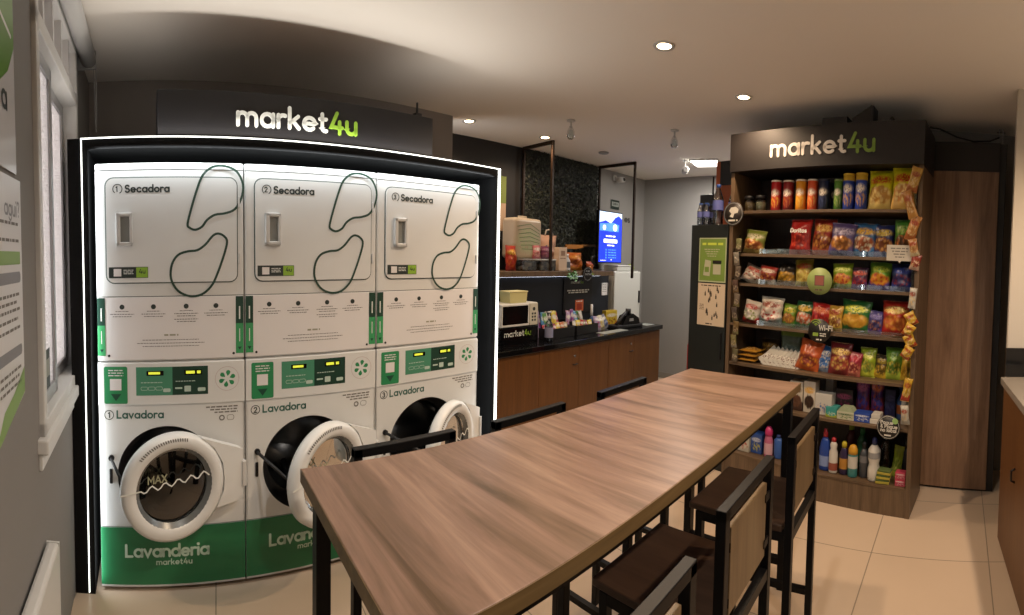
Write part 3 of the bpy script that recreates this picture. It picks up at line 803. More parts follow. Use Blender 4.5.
def heater(t):
    b = MB(); b.box(-1.6, -.64, -.05, -.006, .12, .62, .012); b.obj('front_panel', PVC, t)
    b = MB()
    for k in range(22): b.box(-.634, -.618, -.045 , -.012, .14 + k * .0215, .152 + k * .0215, .001)
    b.box(-.638, -.63, -.048, -.004, .125, .615); b.obj('side_grille', PVC, t)
    b = MB(); b.box(-1.2, -.8, -.006, 0, .3, .4); b.split('bracket', DARKM, t)


lw('panel_heater', 'white perforated panel heater low on the left wall under the posters', 'heater', heater)
t = thing('roller_blind', 'rolled up white blind with a cord above the window', 'blind', WF.at(XL, 0, 0), WF.a)
b = MB(); b.cyl(.042, -.9, .38, axis='Y', c=(.06, 0, 2.615), seg=24); b.obj('roll', PVC, t)
b = MB(); b.box(.0, .1, .38, .395, 2.57, 2.665, .003); b.box(0, .1, -.915, -.9, 2.57, 2.665, .003); b.split('bracket', MIDGREY, t)
b = MB(); b.tube([(.085, .40, 2.6), (.086, .41, 2.45), (.086, .415, 2.3), (.09, .425, 2.25), (.094, .42, 2.35), (.095, .405, 2.6)], .003, 6); b.obj('cord', MIDGREY, t)
t = thing('window_sticker', 'small dark framed notice stuck low on the window glass', 'notice', WF.at(XL - .0145, 0, 0), WF.a + pi / 2)
b = MB(); b.box(-.61, -.43, -.002, 0, 1.09, 1.235); b.obj('sheet', INK, t)
b = MB(); b.rect(-.6, -.44, 1.135, 1.2, -.0026)
for k in range(3): fine(b, -.595, 1.215 - k * .006, .1, .003, -.0028, k)
b.obj('print', mat('notice_grey', '#8d9086', .5), t)

# ------------------------------------------------------------------ high table
t = thing('bar_table', 'long high wooden table on black steel legs across the middle of the room', 'table', (1.26, .875, 0), -.0191)
TX0, TX1, TY0, TY1 = -.945, .98, -.305, .305
b = MB(); b.box(TX0, TX1, TY0, TY1, .962, 1.0, .002); b.obj('tabletop', TABLEW, t)
b = MB()
for q in ((TX0 - .0015, TX1 + .0015, TY0 - .0015, TY0), (TX0 - .0015, TX1 + .0015, TY1, TY1 + .0015), (TX0 - .0015, TX0, TY0, TY1), (TX1, TX1 + .0015, TY0, TY1)): b.box(*q, .9625, .9985)
b.obj('edge_band', EDGEW, t)
lgx = (TX0 + .045, TX1 - .05)
for x in lgx:
    for y in (TY0 + .045, TY1 - .045):
        b = MB(); b.box(x - .02, x + .02, y - .02, y + .02, 0, .925, .002); b.obj('leg', STEEL, t)
b = MB()
for y in (TY0 + .045, TY1 - .045): b.box(lgx[0] - .02, lgx[1] + .02, y - .018, y + .018, .925, .962)
for x in lgx: b.box(x - .02, x + .02, TY0 + .06, TY1 - .06, .925, .962)
b.split('support_frame', STEEL, t)
b = MB()
for x in lgx: b.box(x - .016, x + .016, TY0 + .065, TY1 - .065, .12, .152)
b.split('stretcher', STEEL, t)


# ------------------------------------------------------------------ stools
def make_stool(label, x, y, rz):
    t = thing('bar_stool', label, 'stool', (x, y, 0), rz, 'high stools at the table')
    w, d, q = .185, .19, .014
    b = MB(); b.box(-w + .002, w - .002, -d + .012, d, .638, .662, .004); b.obj('seat', STOOLW, t)
    for sx in (-1, 1):
        cx = sx * (w - q)
        b = MB(); b.box(cx - q, cx + q, d - .03 - 2 * q, d - .03, 0, .638, .002); b.obj('leg', STEEL, t)
        b = MB(); b.box(cx - q, cx + q, -d - .012 - q, -d - .012 + q, 0, .977, .002); b.obj('leg', STEEL, t)
    b = MB(); b.box(-w, w, -d - .012 - q, -d - .012 + q, .95, .978, .002); b.obj('top_rail', STEEL, t)
    b = MB(); b.box(-w + 2 * q + .022, w - 2 * q - .022, -d - .020, -d - .005, .69, .915, .002); bp = b.obj('back_panel', BACKW, t)
    b = MB()
    for sx in (-1, 1):
        for z in (.73, .87): b.box(sx * (w - 2 * q - .024) - .012, sx * (w - 2 * q - .024) + .024 * (sx > 0) + .0 - (.012 if sx < 0 else -.0), -d - .0235, -d - .018, z - .012, z + .012, .001)
    b.split('back_bracket', STEEL, bp)
    b = MB()
    for z0, z1 in ((.605, .638), (.19, .215)):
        for sx in (-1, 1): b.box(sx * (w - q) - q * .8, sx * (w - q) + q * .8, -d - .012, d - .03 - q, z0, z1)
    b.box(-w + 2 * q, w - 2 * q, d - .03 - 2 * q, d - .03, .605, .638); b.box(-w + 2 * q, w - 2 * q, -d - .024, -d, .605, .638)
    b.box(-w + 2 * q, w - 2 * q, d - .03 - 2 * q + .003, d - .033, .25, .275)
    b.split('stretcher', STEEL, t)
    return t


make_stool('black stool nearest the camera, only its back top showing at the table corner', .65, .618, 0)
make_stool('black framed wooden stool with seat in full view at the near table edge', 1.21, .635, -.01)
make_stool('black framed wooden stool at the near table edge, closest to the snack shelf', 1.755, .61, -.02)
make_stool('black stool across the table, in front of the third washer', .705, 1.125, pi)
make_stool('black stool across the table, in front of the white light strip', 1.235, 1.11, pi)
make_stool('black stool across the table, in front of the brown counter', 1.825, 1.10, pi)

# ------------------------------------------------------------------ coffee counter
CZ = .842
t = thing('worktop', 'black polished granite worktop on the brown counter', 'worktop', (0, 0, 0))
b = MB(); b.box(2.2, 4.64, 2.775, 3.27, CZ - .045, CZ, .004); b.obj('slab', GRANITE, t)
b = MB(); b.box(2.2, 4.64, 3.255, 3.272, CZ, CZ + .02); b.obj('upstand', GRANITE, t)
for j, (x0, x1, doors, lab) in enumerate(((2.22, 3.22, 2, 'brown base cabinet with two doors, next to the light strip'), (3.22, 4.1, 2, 'brown base cabinet with a lock, middle of the counter'), (4.1, 4.615, 1, 'narrow brown base cabinet at the far end of the counter'))):
    t = thing('base_cabinet', lab, 'cabinet', (x0, 0, 0), 0, 'base cabinets of the counter')
    W = x1 - x0
    b = MB(); b.box(.001, W - .001, 2.82, 3.25, .07, CZ - .047); b.box(.001, W - .001, 2.87, 3.25, 0, .07); b.obj('carcass', CABW, t)
    for k in range(doors):
        a0, a1 = W * k / doors + .002, W * (k + 1) / doors - .002
        b = MB(); b.box(a0, a1, 2.80, 2.8195, .075, CZ - .055, .0015); d = b.obj('door', CABW, t)
        if k == doors - 1 and j < 2:
            b = MB(); b.cyl(.011, 2.792, 2.80, axis='Y', c=(a1 - .06, 0, .70), seg=14); b.obj('lock', CHROME, d)
            b = MB(); b.tube([(a1 - .08, 2.80, .625), (a1 - .08, 2.785, .625), (a1 - .03, 2.785, .625), (a1 - .03, 2.80, .625)], .005, 8); b.obj('handle', BLACK, d)
# dark splash wall with ledge
b = MB(); b.box(2.2, 4.28, 3.30, 3.59, 0, 1.395); struct(b.obj('wall_splash', mat('navy_panel', '#1b2029', .35)))
t = thing('wall_board', 'black notice board with white writing on the dark splash wall', 'sign', (0, 3.30, 0))
b = MB(); b.box(3.52, 3.97, -.012, -.001, 1.0, 1.375, .002); b.obj('board', BLACK, t)
b = MB(); market(b, 3.63, 1.315, .032, -.0125, .2)
for q in range(2): fine(b, 3.57 + .02 * q, 1.235 - .022 * q, .35 - .04 * q, .013, -.0125, q)
b.obj('lettering', [WHITEP, LGREEN], t)
b = MB(); b.use(0).rect(3.70, 3.83, 1.02, 1.14, -.0126); b.use(1).rrect(3.725, 3.805, 1.035, 1.1, -.013, .01); b.use(2); fine(b, 3.715, 1.12, .1, .008, -.013, 1)
b.obj('orange_sticker', [mat('sticker_orange', '#b4552c', .5), mat('sticker_red', '#8e3220', .5), WHITEP], t)
b = MB(); b.box(4.15, 4.25, 3.292, 3.298, 1.17, 1.31); t = tag(b.obj('paper_notice', PAPER), 'small white paper stuck on the dark splash wall beside the fridge', 'notice')
b = MB()
for q in range(5): fine(b, 4.16, 1.29 - .02 * q, .07, .006, 3.2915, q)
b.obj('print', INKG, t)
t = thing('ledge_shelf', 'brown wooden ledge hung between two bronze frames above the counter', 'shelf', (0, 0, 0))
b = MB(); b.box(2.2, 4.16, 3.14, 3.59, 1.398, 1.448, .002); b.obj('board', SHELFW, t)
b = MB(); b.box(2.2, 4.1, 3.284, 3.296, 1.389, 1.397); b.obj('light_strip', mat('ledge_led', '#dfe9f5', .5, emis='#e6f0ff', estr=3.), t)
BRONZE = mat('bronze_tube', '#2e2118', .35, .5)
for x, yf, lab in ((3.18, 3.155, 'bronze metal hanging frame nearer the laundry'), (4.385, 3.05, 'bronze metal hanging frame at the far end, beside the screen')):
    t = thing('hanging_frame', lab, 'frame', (x, 0, 0), 0, 'bronze hanging frames')
    z0 = 1.449 if x < 4 else 1.452
    b = MB(); b.box(-.012, .012, yf - .012, yf + .012, 1.37 if x > 4 else z0, CEIL - .002, .002); b.obj('post', BRONZE, t)
    b = MB(); b.box(-.012, .012, yf, 3.570, CEIL - .034, CEIL - .002, .002); b.obj('top_bar', BRONZE, t)
    b = MB(); b.box(-.012, .012, 3.546, 3.570, z0, CEIL - .034, .002); b.obj('wall_post', BRONZE, t)

# plant wall: countless small leaves
b = MB(); r = random.Random(7)
for k in range(5200):
    x = r.uniform(3.2, 4.395); z = r.uniform(1.46, CEIL - .01); y = 3.59 - abs(r.gauss(0, .014))
    a = r.uniform(0, 2 * pi); l = r.uniform(.012, .026); wv = l * .45; ty = r.uniform(-.014, .002)
    c_, s__ = cos(a), sin(a); b.mi = r.choice((0, 0, 1, 2))
    b.quad((x - c_ * l, y, z - s__ * l), (x + s__ * wv, y + ty, z - c_ * wv), (x + c_ * l, y + ty - .006, z + s__ * l), (x - s__ * wv, y + ty, z + c_ * wv))
o = b.obj('foliage', [mat('leaf_dark', '#171d15', .6), mat('leaf_mid', '#222a1c', .6), mat('leaf_olive', '#31362a', .55)])
tag(o, 'dark artificial greenery covering the wall behind the ledge', 'greenery', kind='stuff')
b = MB(); b.box(2.76, 2.98, -.012, -.002, 1.83, 2.36); t = tag(b.obj('banner', mat('banner_beige', '#b39a84', .6), loc=(0, 3.6, 0)), 'narrow green and beige banner on the black wall beside the light strip', 'banner')
b = MB(); b.rect(2.76, 2.98, 2.1, 2.36, -.013); b.obj('green_field', mat('banner_green', '#6f7f3a', .5), t)

# screen on the ledge
t = thing('display_screen', 'bright blue upright advertising screen on the ledge', 'screen', (4.345, 3.36, 0))
b = MB(); b.box(-.225, .225, -.02, .02, 1.53, 2.13, .006); b.obj('housing', BLACKG, t)
SCR = [mat('screen_blue', '#1a35c8', .4, emis='#1c3be0', estr=1.1), mat('screen_sky', '#c8dcf4', .4, emis='#cfe2fa', estr=1.1), mat('screen_cyan', '#4f8fe6', .4, emis='#4f92ee', estr=1.1), mat('screen_white', '#ffffff', .4, emis='#f4f6ff', estr=1.2)]
b = MB(); y = -.0208; b.use(0).rect(-.212, .212, 1.545, 2.118, y)
b.use(1).poly([(-.212, 1.99), (-.1, 2.02), (.0, 1.99), (.08, 2.06), (.15, 2.09), (.212, 2.05), (.212, 2.118), (-.212, 2.118)], y - .0006)
b.use(2).poly([(-.205, 1.9), (.15, 1.9), (.16, 1.98), (.05, 2.0), (-.2, 1.98)], y - .001); b.use(3).disc(.08, 1.945, .04, y - .0014, 16); b.disc(-.12, 1.94, .03, y - .0014, 14)
b.use(3).rrect(-.13, .13, 1.765, 1.81, y - .001, .012); fine(b, -.09, 1.835, .18, .016, y - .001, 1); fine(b, -.06, 1.73, .13, .014, y - .001, 2)
b.use(2)
for q in range(4): b.disc(-.08, 1.685 - .03 * q, .012, y - .001, 12); fine(b, -.04, 1.68 - .03 * q, .15, .012, y - .001, 4 + q)
b.use(3).disc(.02, 1.572, .008, y - .001, 10); fine(b, -.18, 1.56, .1, .008, y - .001, 3); b.obj('picture', SCR, t)
b = MB(); b.tube([(-.27, .03, 1.462), (-.27, .03, 1.6), (-.1, .03, 1.62)], .014, 8); b.box(-.36, -.2, -.06, .09, 1.449, 1.462, .003); b.obj('stand', BLACK, t)

# fridge
t = thing('fridge', 'white upright fridge at the far end of the counter', 'fridge', (4.62, 3.42, 0))
b = MB(); b.box(-.27, .27, -.12, .17, .03, 1.44, .012); b.obj('body', mat('fridge_enamel', '#cfd1cd', .35), t)
b = MB(); b.box(-.268, .268, -.15, -.122, .06, 1.435, .01); d = b.obj('door', mat('fridge_enamel', '#cfd1cd'), t)
b = MB(); b.box(.225, .24, -.168, -.148, 1.05, 1.2, .003); b.obj('handle', DARKM, d)
b = MB()
for x in (-.22, .22): b.cyl(.02, 0, .032, (x, 0, 0))
b.split('foot', BLACK, t)
b = MB(); b.box(4.44, 4.72, 3.3, 3.5, 1.441, 1.50, .008); t = tag(b.obj('storage_box', mat('box_white', '#c5c6c2', .5)), 'low white box lying on top of the fridge', 'box')
b = MB(); b.box(4.432, 4.728, 3.292, 3.508, 1.501, 1.512, .003); b.obj('lid', PAPER, t)
b = MB(); b.lathe([(.03, 0), (.05, .03), (.04, .07), (.02, .085)], 14); tag(b.obj('pouch', mat('lime_pouch', '#8fa03a', .5), loc=(4.79, 3.36, 1.441)), 'small lime green pouch on the fridge beside the white box', 'pouch')
b = MB(); b.box(-.05, .05, -.012, .012, 0, .13, .008); t = tag(b.obj('cloth_bag', mat('cloth_white', '#bdbdb8', .8), loc=(4.9, 3.33, 1.27)), 'small white bag hanging at the top corner of the fridge', 'bag')
b = MB(); b.tube([(-.02, 0, .13), (-.012, .0, .17), (.012, 0, .17), (.02, 0, .13)], .004, 6); b.obj('strap', PVC, t)

# things on the worktop
t = thing('microwave_oven', 'white microwave oven with black window standing on the black box', 'microwave', (2.665, 3.0, .978))
b = MB(); b.box(-.21, .21, 0, .25, .004, .205, .006); b.obj('body', ENAMEL, t)
b = MB(); b.box(-.205, .1, -.012, .0, .01, .2, .004); d = b.obj('door', ENAMEL, t)
b = MB(); b.box(-.195, .088, -.0145, -.0118, .03, .185, .002); b.obj('window', BLACKG, d)
b = MB(); b.box(.112, .205, -.012, 0, .01, .2, .003); cp = b.obj('control_panel', mat('panel_cream', '#cfccbd', .4), t)
b = MB()
b.disc(.158, .15, .016, -.0127, 16)
for q in range(3):
    for p_ in range(2): b.rect(.132 + .03 * p_, .152 + .03 * p_, .1 - .028 * q, .118 - .028 * q, -.0127)
b.obj('button_print', INK, cp)
b = MB()
for x in (-.18, .18):
    for y in (.03, .22): b.cyl(.012, 0, .005, (x, y, 0), seg=10)
b.split('foot', BLACK, t)
t = thing('oven_riser', 'black box with white lettering under the microwave', 'box', (2.665, 3.0, CZ))
b = MB(); b.box(-.215, .215, -.01, .25, 0, .135, .003); b.obj('body', BLACKG, t)
b = MB(); market(b, -.17, .065, .05, -.0108, .17); b.obj('lettering', [WHITEP, LGREEN], t)
t = thing('storage_tub', 'cream plastic tub standing on the microwave', 'tub', (2.67, 3.09, 1.184))
b = MB(); b.prism([(-.09, 0), (.09, 0), (.1, .09), (-.1, .09)], -.07, .07); b.obj('body', mat('cream_plastic', '#cfc88f', .5), t)
b = MB(); b.box(-.106, .106, -.076, .076, .09, .1, .003); b.obj('lid', mat('cream_lid', '#d8d29c', .5), t)


def bottle(name, label, cat, loc, prof, body, cap, capprof, rz=0., group=None, lab=None, labprof=None, sq=1.):
    t = thing(name, label, cat, loc, rz, group)
    b = MB(); b.lathe(prof, 20, squash=sq); b.obj('body', body, t)
    b = MB(); b.lathe(capprof, 16, squash=sq if sq < .95 else 1); b.obj('cap', cap, t)
    if lab: b = MB(); b.lathe(labprof, 20, caps=False, squash=sq); b.obj('label_wrap', lab, t)
    return t


def col(name, h, rough=.35): return mat('plastic_' + name, h, rough)


bottle('sanitizer_bottle', 'clear pump bottle on the worktop right of the microwave', 'bottle', (2.955, 2.93, CZ + .001), [(.035, 0), (.038, .01), (.038, .13), (.03, .16), (.012, .18), (.012, .19)], CLEARP, col('pump_white', '#b9bcc4'), [(.013, .19), (.014, .215), (.006, .22), (.006, .245), (.022, .248), (.02, .258), (.001, .26)], lab=col('gel_lilac', '#8e93b4'), labprof=[(.0385, .03), (.0385, .12)])
b = MB(); b.prism([(-.045, 0), (.045, 0), (.045, .23), (.0, .3), (-.045, .3)], -.004, .004); t = tag(b.obj('leaflet', mat('leaflet_lilac', '#9a90aa', .5), loc=(2.935, 3.09, CZ + .001)), 'folded lilac leaflet standing behind the pump bottle', 'leaflet')
b = MB(); b.poly([(-.03, .12), (.03, .1), (.03, .2), (-.03, .24)], -.0046); b.obj('print', INK, t)
PK = ['#a3263a', '#c7b23a', '#35508c', '#7a3f8a', '#c5c2bb', '#3d7a3f', '#b8642d', '#a98fb5', '#4c86b5', '#d0c04a', '#8c2f55', '#9a8468', '#c28aa0', '#5c8f45']
for j, (x0, x1) in enumerate(((2.98, 3.325), (3.36, 3.68))):
    t = thing('display_tray', ['black tray of colourful sweets next to the pump bottle', 'black tray of colourful sweets nearer the fridge'][j], 'tray', (0, 0, CZ + .001), 0, 'black sweet trays')
    b = MB(); b.box(x0, x1, 2.955, 2.965, 0, .09, .001); b.box(x0, x0 + .01, 2.965, 3.19, 0, .09, .001); b.box(x1 - .01, x1, 2.965, 3.19, 0, .09, .001); b.box(x0, x1, 3.19, 3.2, 0, .13, .001); b.box(x0 + .01, x1 - .01, 2.965, 3.19, 0, .008); b.obj('bin', BLACK, t)
    b = MB(); b.box(x0 + .01, x1 - .01, 3.06, 3.066, .008, .12); b.obj('divider', BLACK, t)


def pillow(bm, w, h, t, seed=0, nx=12, ny=16, seal=.05, pinch=.09):
    """a filled flow-pack: front and back bulge between two flat seals; local x width, z height, y thickness"""
    r = random.Random(seed); G = []
    for side in (-1, 1):
        grid = []
        for j in range(ny + 1):
            row = []
            for i in range(nx + 1):
                u, v = i / nx, j / ny
                vv = min(max((v - seal) / (1 - 2 * seal), 0), 1)
                k = (max(sin(pi * u), 0) ** .55) * (max(sin(pi * vv), 0) ** .5)
                wr = noise.noise(Vector((u * 4.2 + seed * 3.1, v * 4.6, side * 2.3 + seed)))
                y = side * (t / 2 * k * (1 + .75 * wr + .22 * (r.random() - .5)) + .0006)
                wx = 1 - pinch * sin(pi * vv) ** 1.0
                ex = .035 * w * noise.noise(Vector((v * 5 + seed, u * 2, 7.7))); ez = .03 * h * noise.noise(Vector((u * 4 + seed, v * 2, 3.3))) * v
                row.append(bm.bm.verts.new(((u - .5) * w * wx + ex, y, v * h + ez)))
            grid.append(row)
        for j in range(ny):
            for i in range(nx):
                q = [grid[j][i], grid[j][i + 1], grid[j + 1][i + 1], grid[j + 1][i]]
                f = bm.bm.faces.new(q if side < 0 else q[::-1]); f.smooth = True; f.material_index = bm.mi
        G.append(grid)
    a, c = G
    per = [(0, i) for i in range(nx + 1)] + [(j, nx) for j in range(1, ny + 1)] + [(ny, i) for i in range(nx - 1, -1, -1)] + [(j, 0) for j in range(ny - 1, 0, -1)]
    for k in range(len(per)):
        (j0, i0), (j1, i1) = per[k], per[(k + 1) % len(per)]
        f = bm.bm.faces.new([a[j1][i1], a[j0][i0], c[j0][i0], c[j1][i1]]); f.material_index = bm.mi
    return bm


SEED = [0]


def bag(name, label, cat, frame, x, y, z, w, h, m, t=None, tilt=-.12, yaw=0., roll=0., group=None, text=None, textcol=None, th=.03, tz=.7):
    SEED[0] += 1
    t = t or min(.07, w * .42)
    b = MB(); pillow(b, w, h, t, SEED[0])
    o = b.obj(name, m); p = frame.at(x, y, z)
    o.location = p; o.rotation_euler = (tilt, roll, frame.a + yaw); tag(o, label, cat, group)
    b = MB()
    for zz in (0, h * .965):
        b.box(-w * .49, w * .49, -.0016, .0016, zz, zz + h * .035)
    b.split('seal', m, o)
    if text:
        t *= 1.16
        b = MB(); hh = w * .72 / twidth(text, 1, .2); b.text(text, -w * .36, h * tz, hh, -t * .5 - .0015, .2, sp=.2, slant=.1)
        b.obj('lettering', textcol or WHITEP, o)
    return o


class World:
    a = 0.
    @staticmethod
    def at(x, y, z=0.): return (x, y, z)


r = random.Random(3); n = 0
SWC = ['crimson', 'yellow', 'navy', 'purple', 'cream', 'green', 'orange', 'lilac', 'sky blue', 'lemon', 'maroon', 'tan', 'pink', 'leaf green']
for j, (x0, x1) in enumerate(((2.995, 3.31), (3.375, 3.665))):
    for row, (yy, zz, hgt) in enumerate(((3.02, .012, .12), (3.12, .012, .21))):
        for k in range(6):
            c = (n * 5 + row) % 14; d_ = (c + 4 + k) % 14
            w_ = (x1 - x0) / 4.6
            bag('sweet_packet', '%s sweet packet, %s from the left in the %s row of the %s tray' % (SWC[c], ['first', 'second', 'third', 'fourth', 'fifth', 'sixth'][k], ['front', 'back'][row], ['left-hand', 'right-hand'][j]), 'sweets', World, x0 + (k + .5) * (x1 - x0) / 6, yy, CZ + zz, w_, hgt * r.uniform(.92, 1.05), pack_mat(PK[c], PK[d_], PK[(d_ + 3) % 14], '#d8d4cc'), t=.02, tilt=r.uniform(-.35, -.15), roll=r.uniform(-.3, .3), yaw=r.uniform(-.2, .2), group='sweet packets in the counter trays')
            n += 1
for k, (x, c, d_, lab) in enumerate(((3.77, '#8a7a9a', '#a89ab0', 'lilac crinkled packet on the worktop right of the trays'), (3.86, '#b0a890', '#8c8470', 'cream crinkled packet on the worktop right of the trays'), (3.95, '#6a6a78', '#8a8a94', 'grey packet on the worktop beside the terminal'))):
    bag('sweet_packet', lab, 'sweets', World, x, 3.02 + .02 * k, CZ + .002, .13, .15, pack_mat(c, d_, PK[k], '#d0ccc4'), t=.05, tilt=-.35, roll=.15 - .2 * k, yaw=.2)
t = thing('card_terminal', 'black card terminal and scanner at the far end of the worktop', 'terminal', (4.18, 2.97, CZ), -.15)
b = MB(); b.box(-.2, .2, -.07, .1, 0, .035, .01); b.obj('base', BLACK, t)
b = MB(); b.prism([(-.1, .035), (.17, .035), (.15, .1), (.06, .15), (-.04, .13)], -.05, .06); b.obj('body', BLACKG, t)
b = MB(); b.tube([(-.16, 0, .035), (-.12, -.02, .08), (-.05, -.02, .15), (.02, 0, .17)], .016, 10); b.cyl(.03, .0, .05, (.03, 0, .15), seg=14); b.obj('scanner', BLACK, t)
b = MB(); b.box(.0, .06, -.056, -.05, .07, .1); b.obj('keypad', MIDGREY, t)
b = MB(); b.box(3.62, 4.02, 2.82, 2.93, CZ + .0005, CZ + .003); tag(b.obj('counter_mat', mat('mat_grey', '#8f9490', .4)), 'pale grey sheet lying on the worktop before the terminal', 'mat')
b = MB(); b.box(4.44, 4.6, 2.86, 3.0, CZ + .0005, CZ + .003); tag(b.obj('paper_sheet', mat('mat_grey', '#8f9490', .4)), 'pale sheet lying at the far end of the worktop', 'paper')
bottle('spray_bottle', 'small blue and white bottle on the worktop before the splash wall', 'bottle', (3.77, 3.12, CZ + .001), [(.028, 0), (.03, .01), (.03, .1), (.014, .13), (.014, .14)], col('bluebottle', '#4a6490'), col('white_cap', '#d5d5d5'), [(.015, .14), (.015, .19), (.013, .2), (.013, .26), (.001, .262)])
b = MB(); b.box(-.09, .09, -.03, .03, 0, .17, .004); t = tag(b.obj('snack_box', pack_mat('#c2a93a', '#b8642d', '#7a3a1e', '#d8d4cc'), loc=(4.12, 3.15, CZ + .001), rotz=-.1), 'yellow and brown snack box behind the terminal', 'box')
b = MB(); b.box(-.088, .088, -.028, .028, .17, .174); b.obj('lid', mat('snack_lid', '#b79b34', .5), t)

# things on the ledge
LZ = 1.449
b = MB(); b.box(-.19, .19, -.09, .09, 0, .385, .035, 4)
o = tag(b.obj('diaper_pack', pack_mat('#b3a695', '#a8977f', None, '#a9b08c', bandv=.45, bandh=.3), loc=(3.05, 3.42, LZ + .115), rotz=.05), 'large pale plastic pack with diagonal stripes on the ledge', 'pack')
b = MB(); b.box(-.06, .06, -.004, .004, .383, .41, .003); b.obj('carry_flap', mat('stripe_cream', '#b8ad9c', .5), o)
b = MB()
for k in range(7): b.stroke([(-.15 + .01 * k, .30 - .035 * k), (.02, .33 - .04 * k), (.15, .27 - .03 * k)], .006, -.0915)
b.obj('stripe_print', mat('stripe_green', '#5d7a52', .5), o)
for j, (x0, x1) in enumerate(((2.91, 3.13), (3.135, 3.35))):
    t = thing('storage_box', ['clear plastic box under the large striped pack', 'clear plastic box on the ledge below the pink and purple bags'][j], 'box', ((x0 + x1) / 2, 3.34, LZ), 0, 'clear boxes on the ledge')
    w_ = (x1 - x0) / 2 - .003
    b = MB(); b.box(-w_, w_, -.1, .1, 0, .1, .006); b.obj('body', CLEARP, t)
    b = MB(); b.box(-w_ - .002, w_ + .002, -.103, .103, .1, .113, .003); b.obj('lid', mat('clear_lid', '#a8aaa8', .3), t)
    b = MB(); rr_ = random.Random(j)
    for k in range(9): b.lathe([(.003, -.025), (.022, -.015), (.022, .015), (.003, .025)], 8, (rr_.uniform(-w_ + .035, w_ - .035), rr_.uniform(-.065, .065), .03 + .03 * (k % 2)))
    b.obj('contents', mat('box_contents', '#a89a88', .6, var=.4, vscale=20), t)
bag('snack_bag', 'red snack bag at the left end of the ledge', 'snack bag', World, 2.815, 3.3, LZ, .15, .23, pack_mat('#a5301e', '#8c2218', '#c96a2a', '#d8b04a'), t=.07, tilt=-.05, yaw=.2)
bag('snack_bag', 'pink bag standing on the right clear box', 'snack bag', World, 3.16, 3.33, LZ + .114, .1, .13, pack_mat('#b06a6e', '#9c4d55', '#c99a8a', '#dcd0c8'), t=.05, tilt=0)
bag('snack_bag', 'purple bag standing on the right clear box', 'snack bag', World, 3.28, 3.33, LZ + .114, .12, .125, pack_mat('#6d3350', '#5a2a4a', '#8a4a55', '#b58a9a'), t=.06, tilt=0)
o = bag('diaper_pack', 'peach coloured pack with a round blue badge on the ledge', 'pack', World, 3.42, 3.46, LZ, .3, .36, pack_mat('#c39a82', '#c8a48c', '#b58a70', None), t=.13, tilt=0)
b = MB(); b.disc(-.05, .22, .035, -.068, 20); b.obj('badge', mat('badge_blue', '#3a5a78', .5), o)
b = MB(); b.tube([(-.02, 0, .35), (.0, 0, .41), (.07, 0, .42), (.1, 0, .35)], .008, 8); b.obj('handle', mat('handle_film', '#b9b0a6', .3), o)
b = MB(); b.box(-.06, .06, -.035, .035, 0, .235, .004); t = tag(b.obj('carton', mat('carton_peach', '#cdb59f', .5), loc=(3.46, 3.29, LZ)), 'tall peach carton in front of the round badge pack', 'box')
b = MB(); b.rect(-.03, .03, .15, .2, -.0356); fine(b, -.04, .12, .08, .008, -.0356, 2); b.obj('print', mat('carton_print', '#8d6f5a', .5), t)
bottle('detergent_bottle', 'white bottle with a grey label on the ledge', 'bottle', (3.57, 3.3, LZ), [(.04, 0), (.042, .01), (.04, .1), (.02, .13), (.016, .14)], col('bottle_white', '#c4c6c8'), col('white_cap', '#d5d5d5'), [(.018, .14), (.018, .17), (.001, .172)], lab=col('grey_label', '#5a6068'), labprof=[(.0425, .03), (.042, .09)], sq=.7)
bag('snack_bag', 'orange speckled bag on the ledge beside the screen', 'snack bag', World, 3.76, 3.36, LZ, .24, .19, pack_mat('#a85a22', '#b8792a', '#7a3416', '#c98a3a'), t=.12, tilt=-.1)
bag('snack_bag', 'small orange bag lying at the foot of the larger orange bag', 'snack bag', World, 3.92, 3.27, LZ + .002, .14, .1, pack_mat('#a04a1e', '#8c5a26', '#c98a3a', None), t=.06, tilt=-.3, yaw=.3)
t = thing('toy_rifle', 'long orange and brown toy lying across the bags on the ledge', 'toy', (4.0, 3.47, 1.70), 0)
b = MB(); b.tube([(-.28, 0, .0), (-.1, 0, .005), (.0, 0, .02), (.28, 0, .03)], .014, 8); b.obj('barrel', mat('toy_brown', '#6d4a1e', .5), t)
b = MB(); b.prism([(-.28, -.02), (-.12, -.02), (.0, .0), (.0, .03), (-.26, .025)], -.015, .015); b.obj('stock', mat('toy_orange', '#a96a1e', .5), t)
b = MB(); b.tube([(-.2, 0, -.01), (-.2, 0, -.25)], .008, 6); b.tube([(.2, 0, .02), (.2, 0, -.25)], .008, 6); b.split('stand', BLACK, t)
b = MB(); b.disc(0, 0, .075, -.004, 32); b.lathe([(.075, -.003), (.075, .003)], 32, axis='Y'); t = tag(b.obj('round_tag', BLACKG, loc=(3.70, 3.13, 1.42)), 'round black tag hanging on the front of the ledge', 'tag')
b = MB(); b.stroke(arc(0, 0, .064, 0, 360, 30), .003, -.005, True); market(b, -.042, -.01, .024, -.005, .2); fine(b, -.03, .025, .06, .008, -.005, 1); b.obj('print', [MIDGREY, LGREEN], t)
t = thing('plastic_plant', 'small bright green leafy plant hanging over the ledge edge', 'plant', (3.45, 3.11, 1.40), 0)
b = MB(); rr_ = random.Random(8)
for k in range(26):
    a = rr_.uniform(0, 2 * pi); R_ = rr_.uniform(.02, .075); x, z = R_ * cos(a), R_ * sin(a) * .7; yy = rr_.uniform(-.02, .02); l = .022
    b.quad((x - l, yy, z), (x, yy - .01, z - l * .6), (x + l, yy, z + .004), (x, yy - .006, z + l * .6))
b.obj('leaves', mat('bright_leaf', '#3f7f35', .5), t)
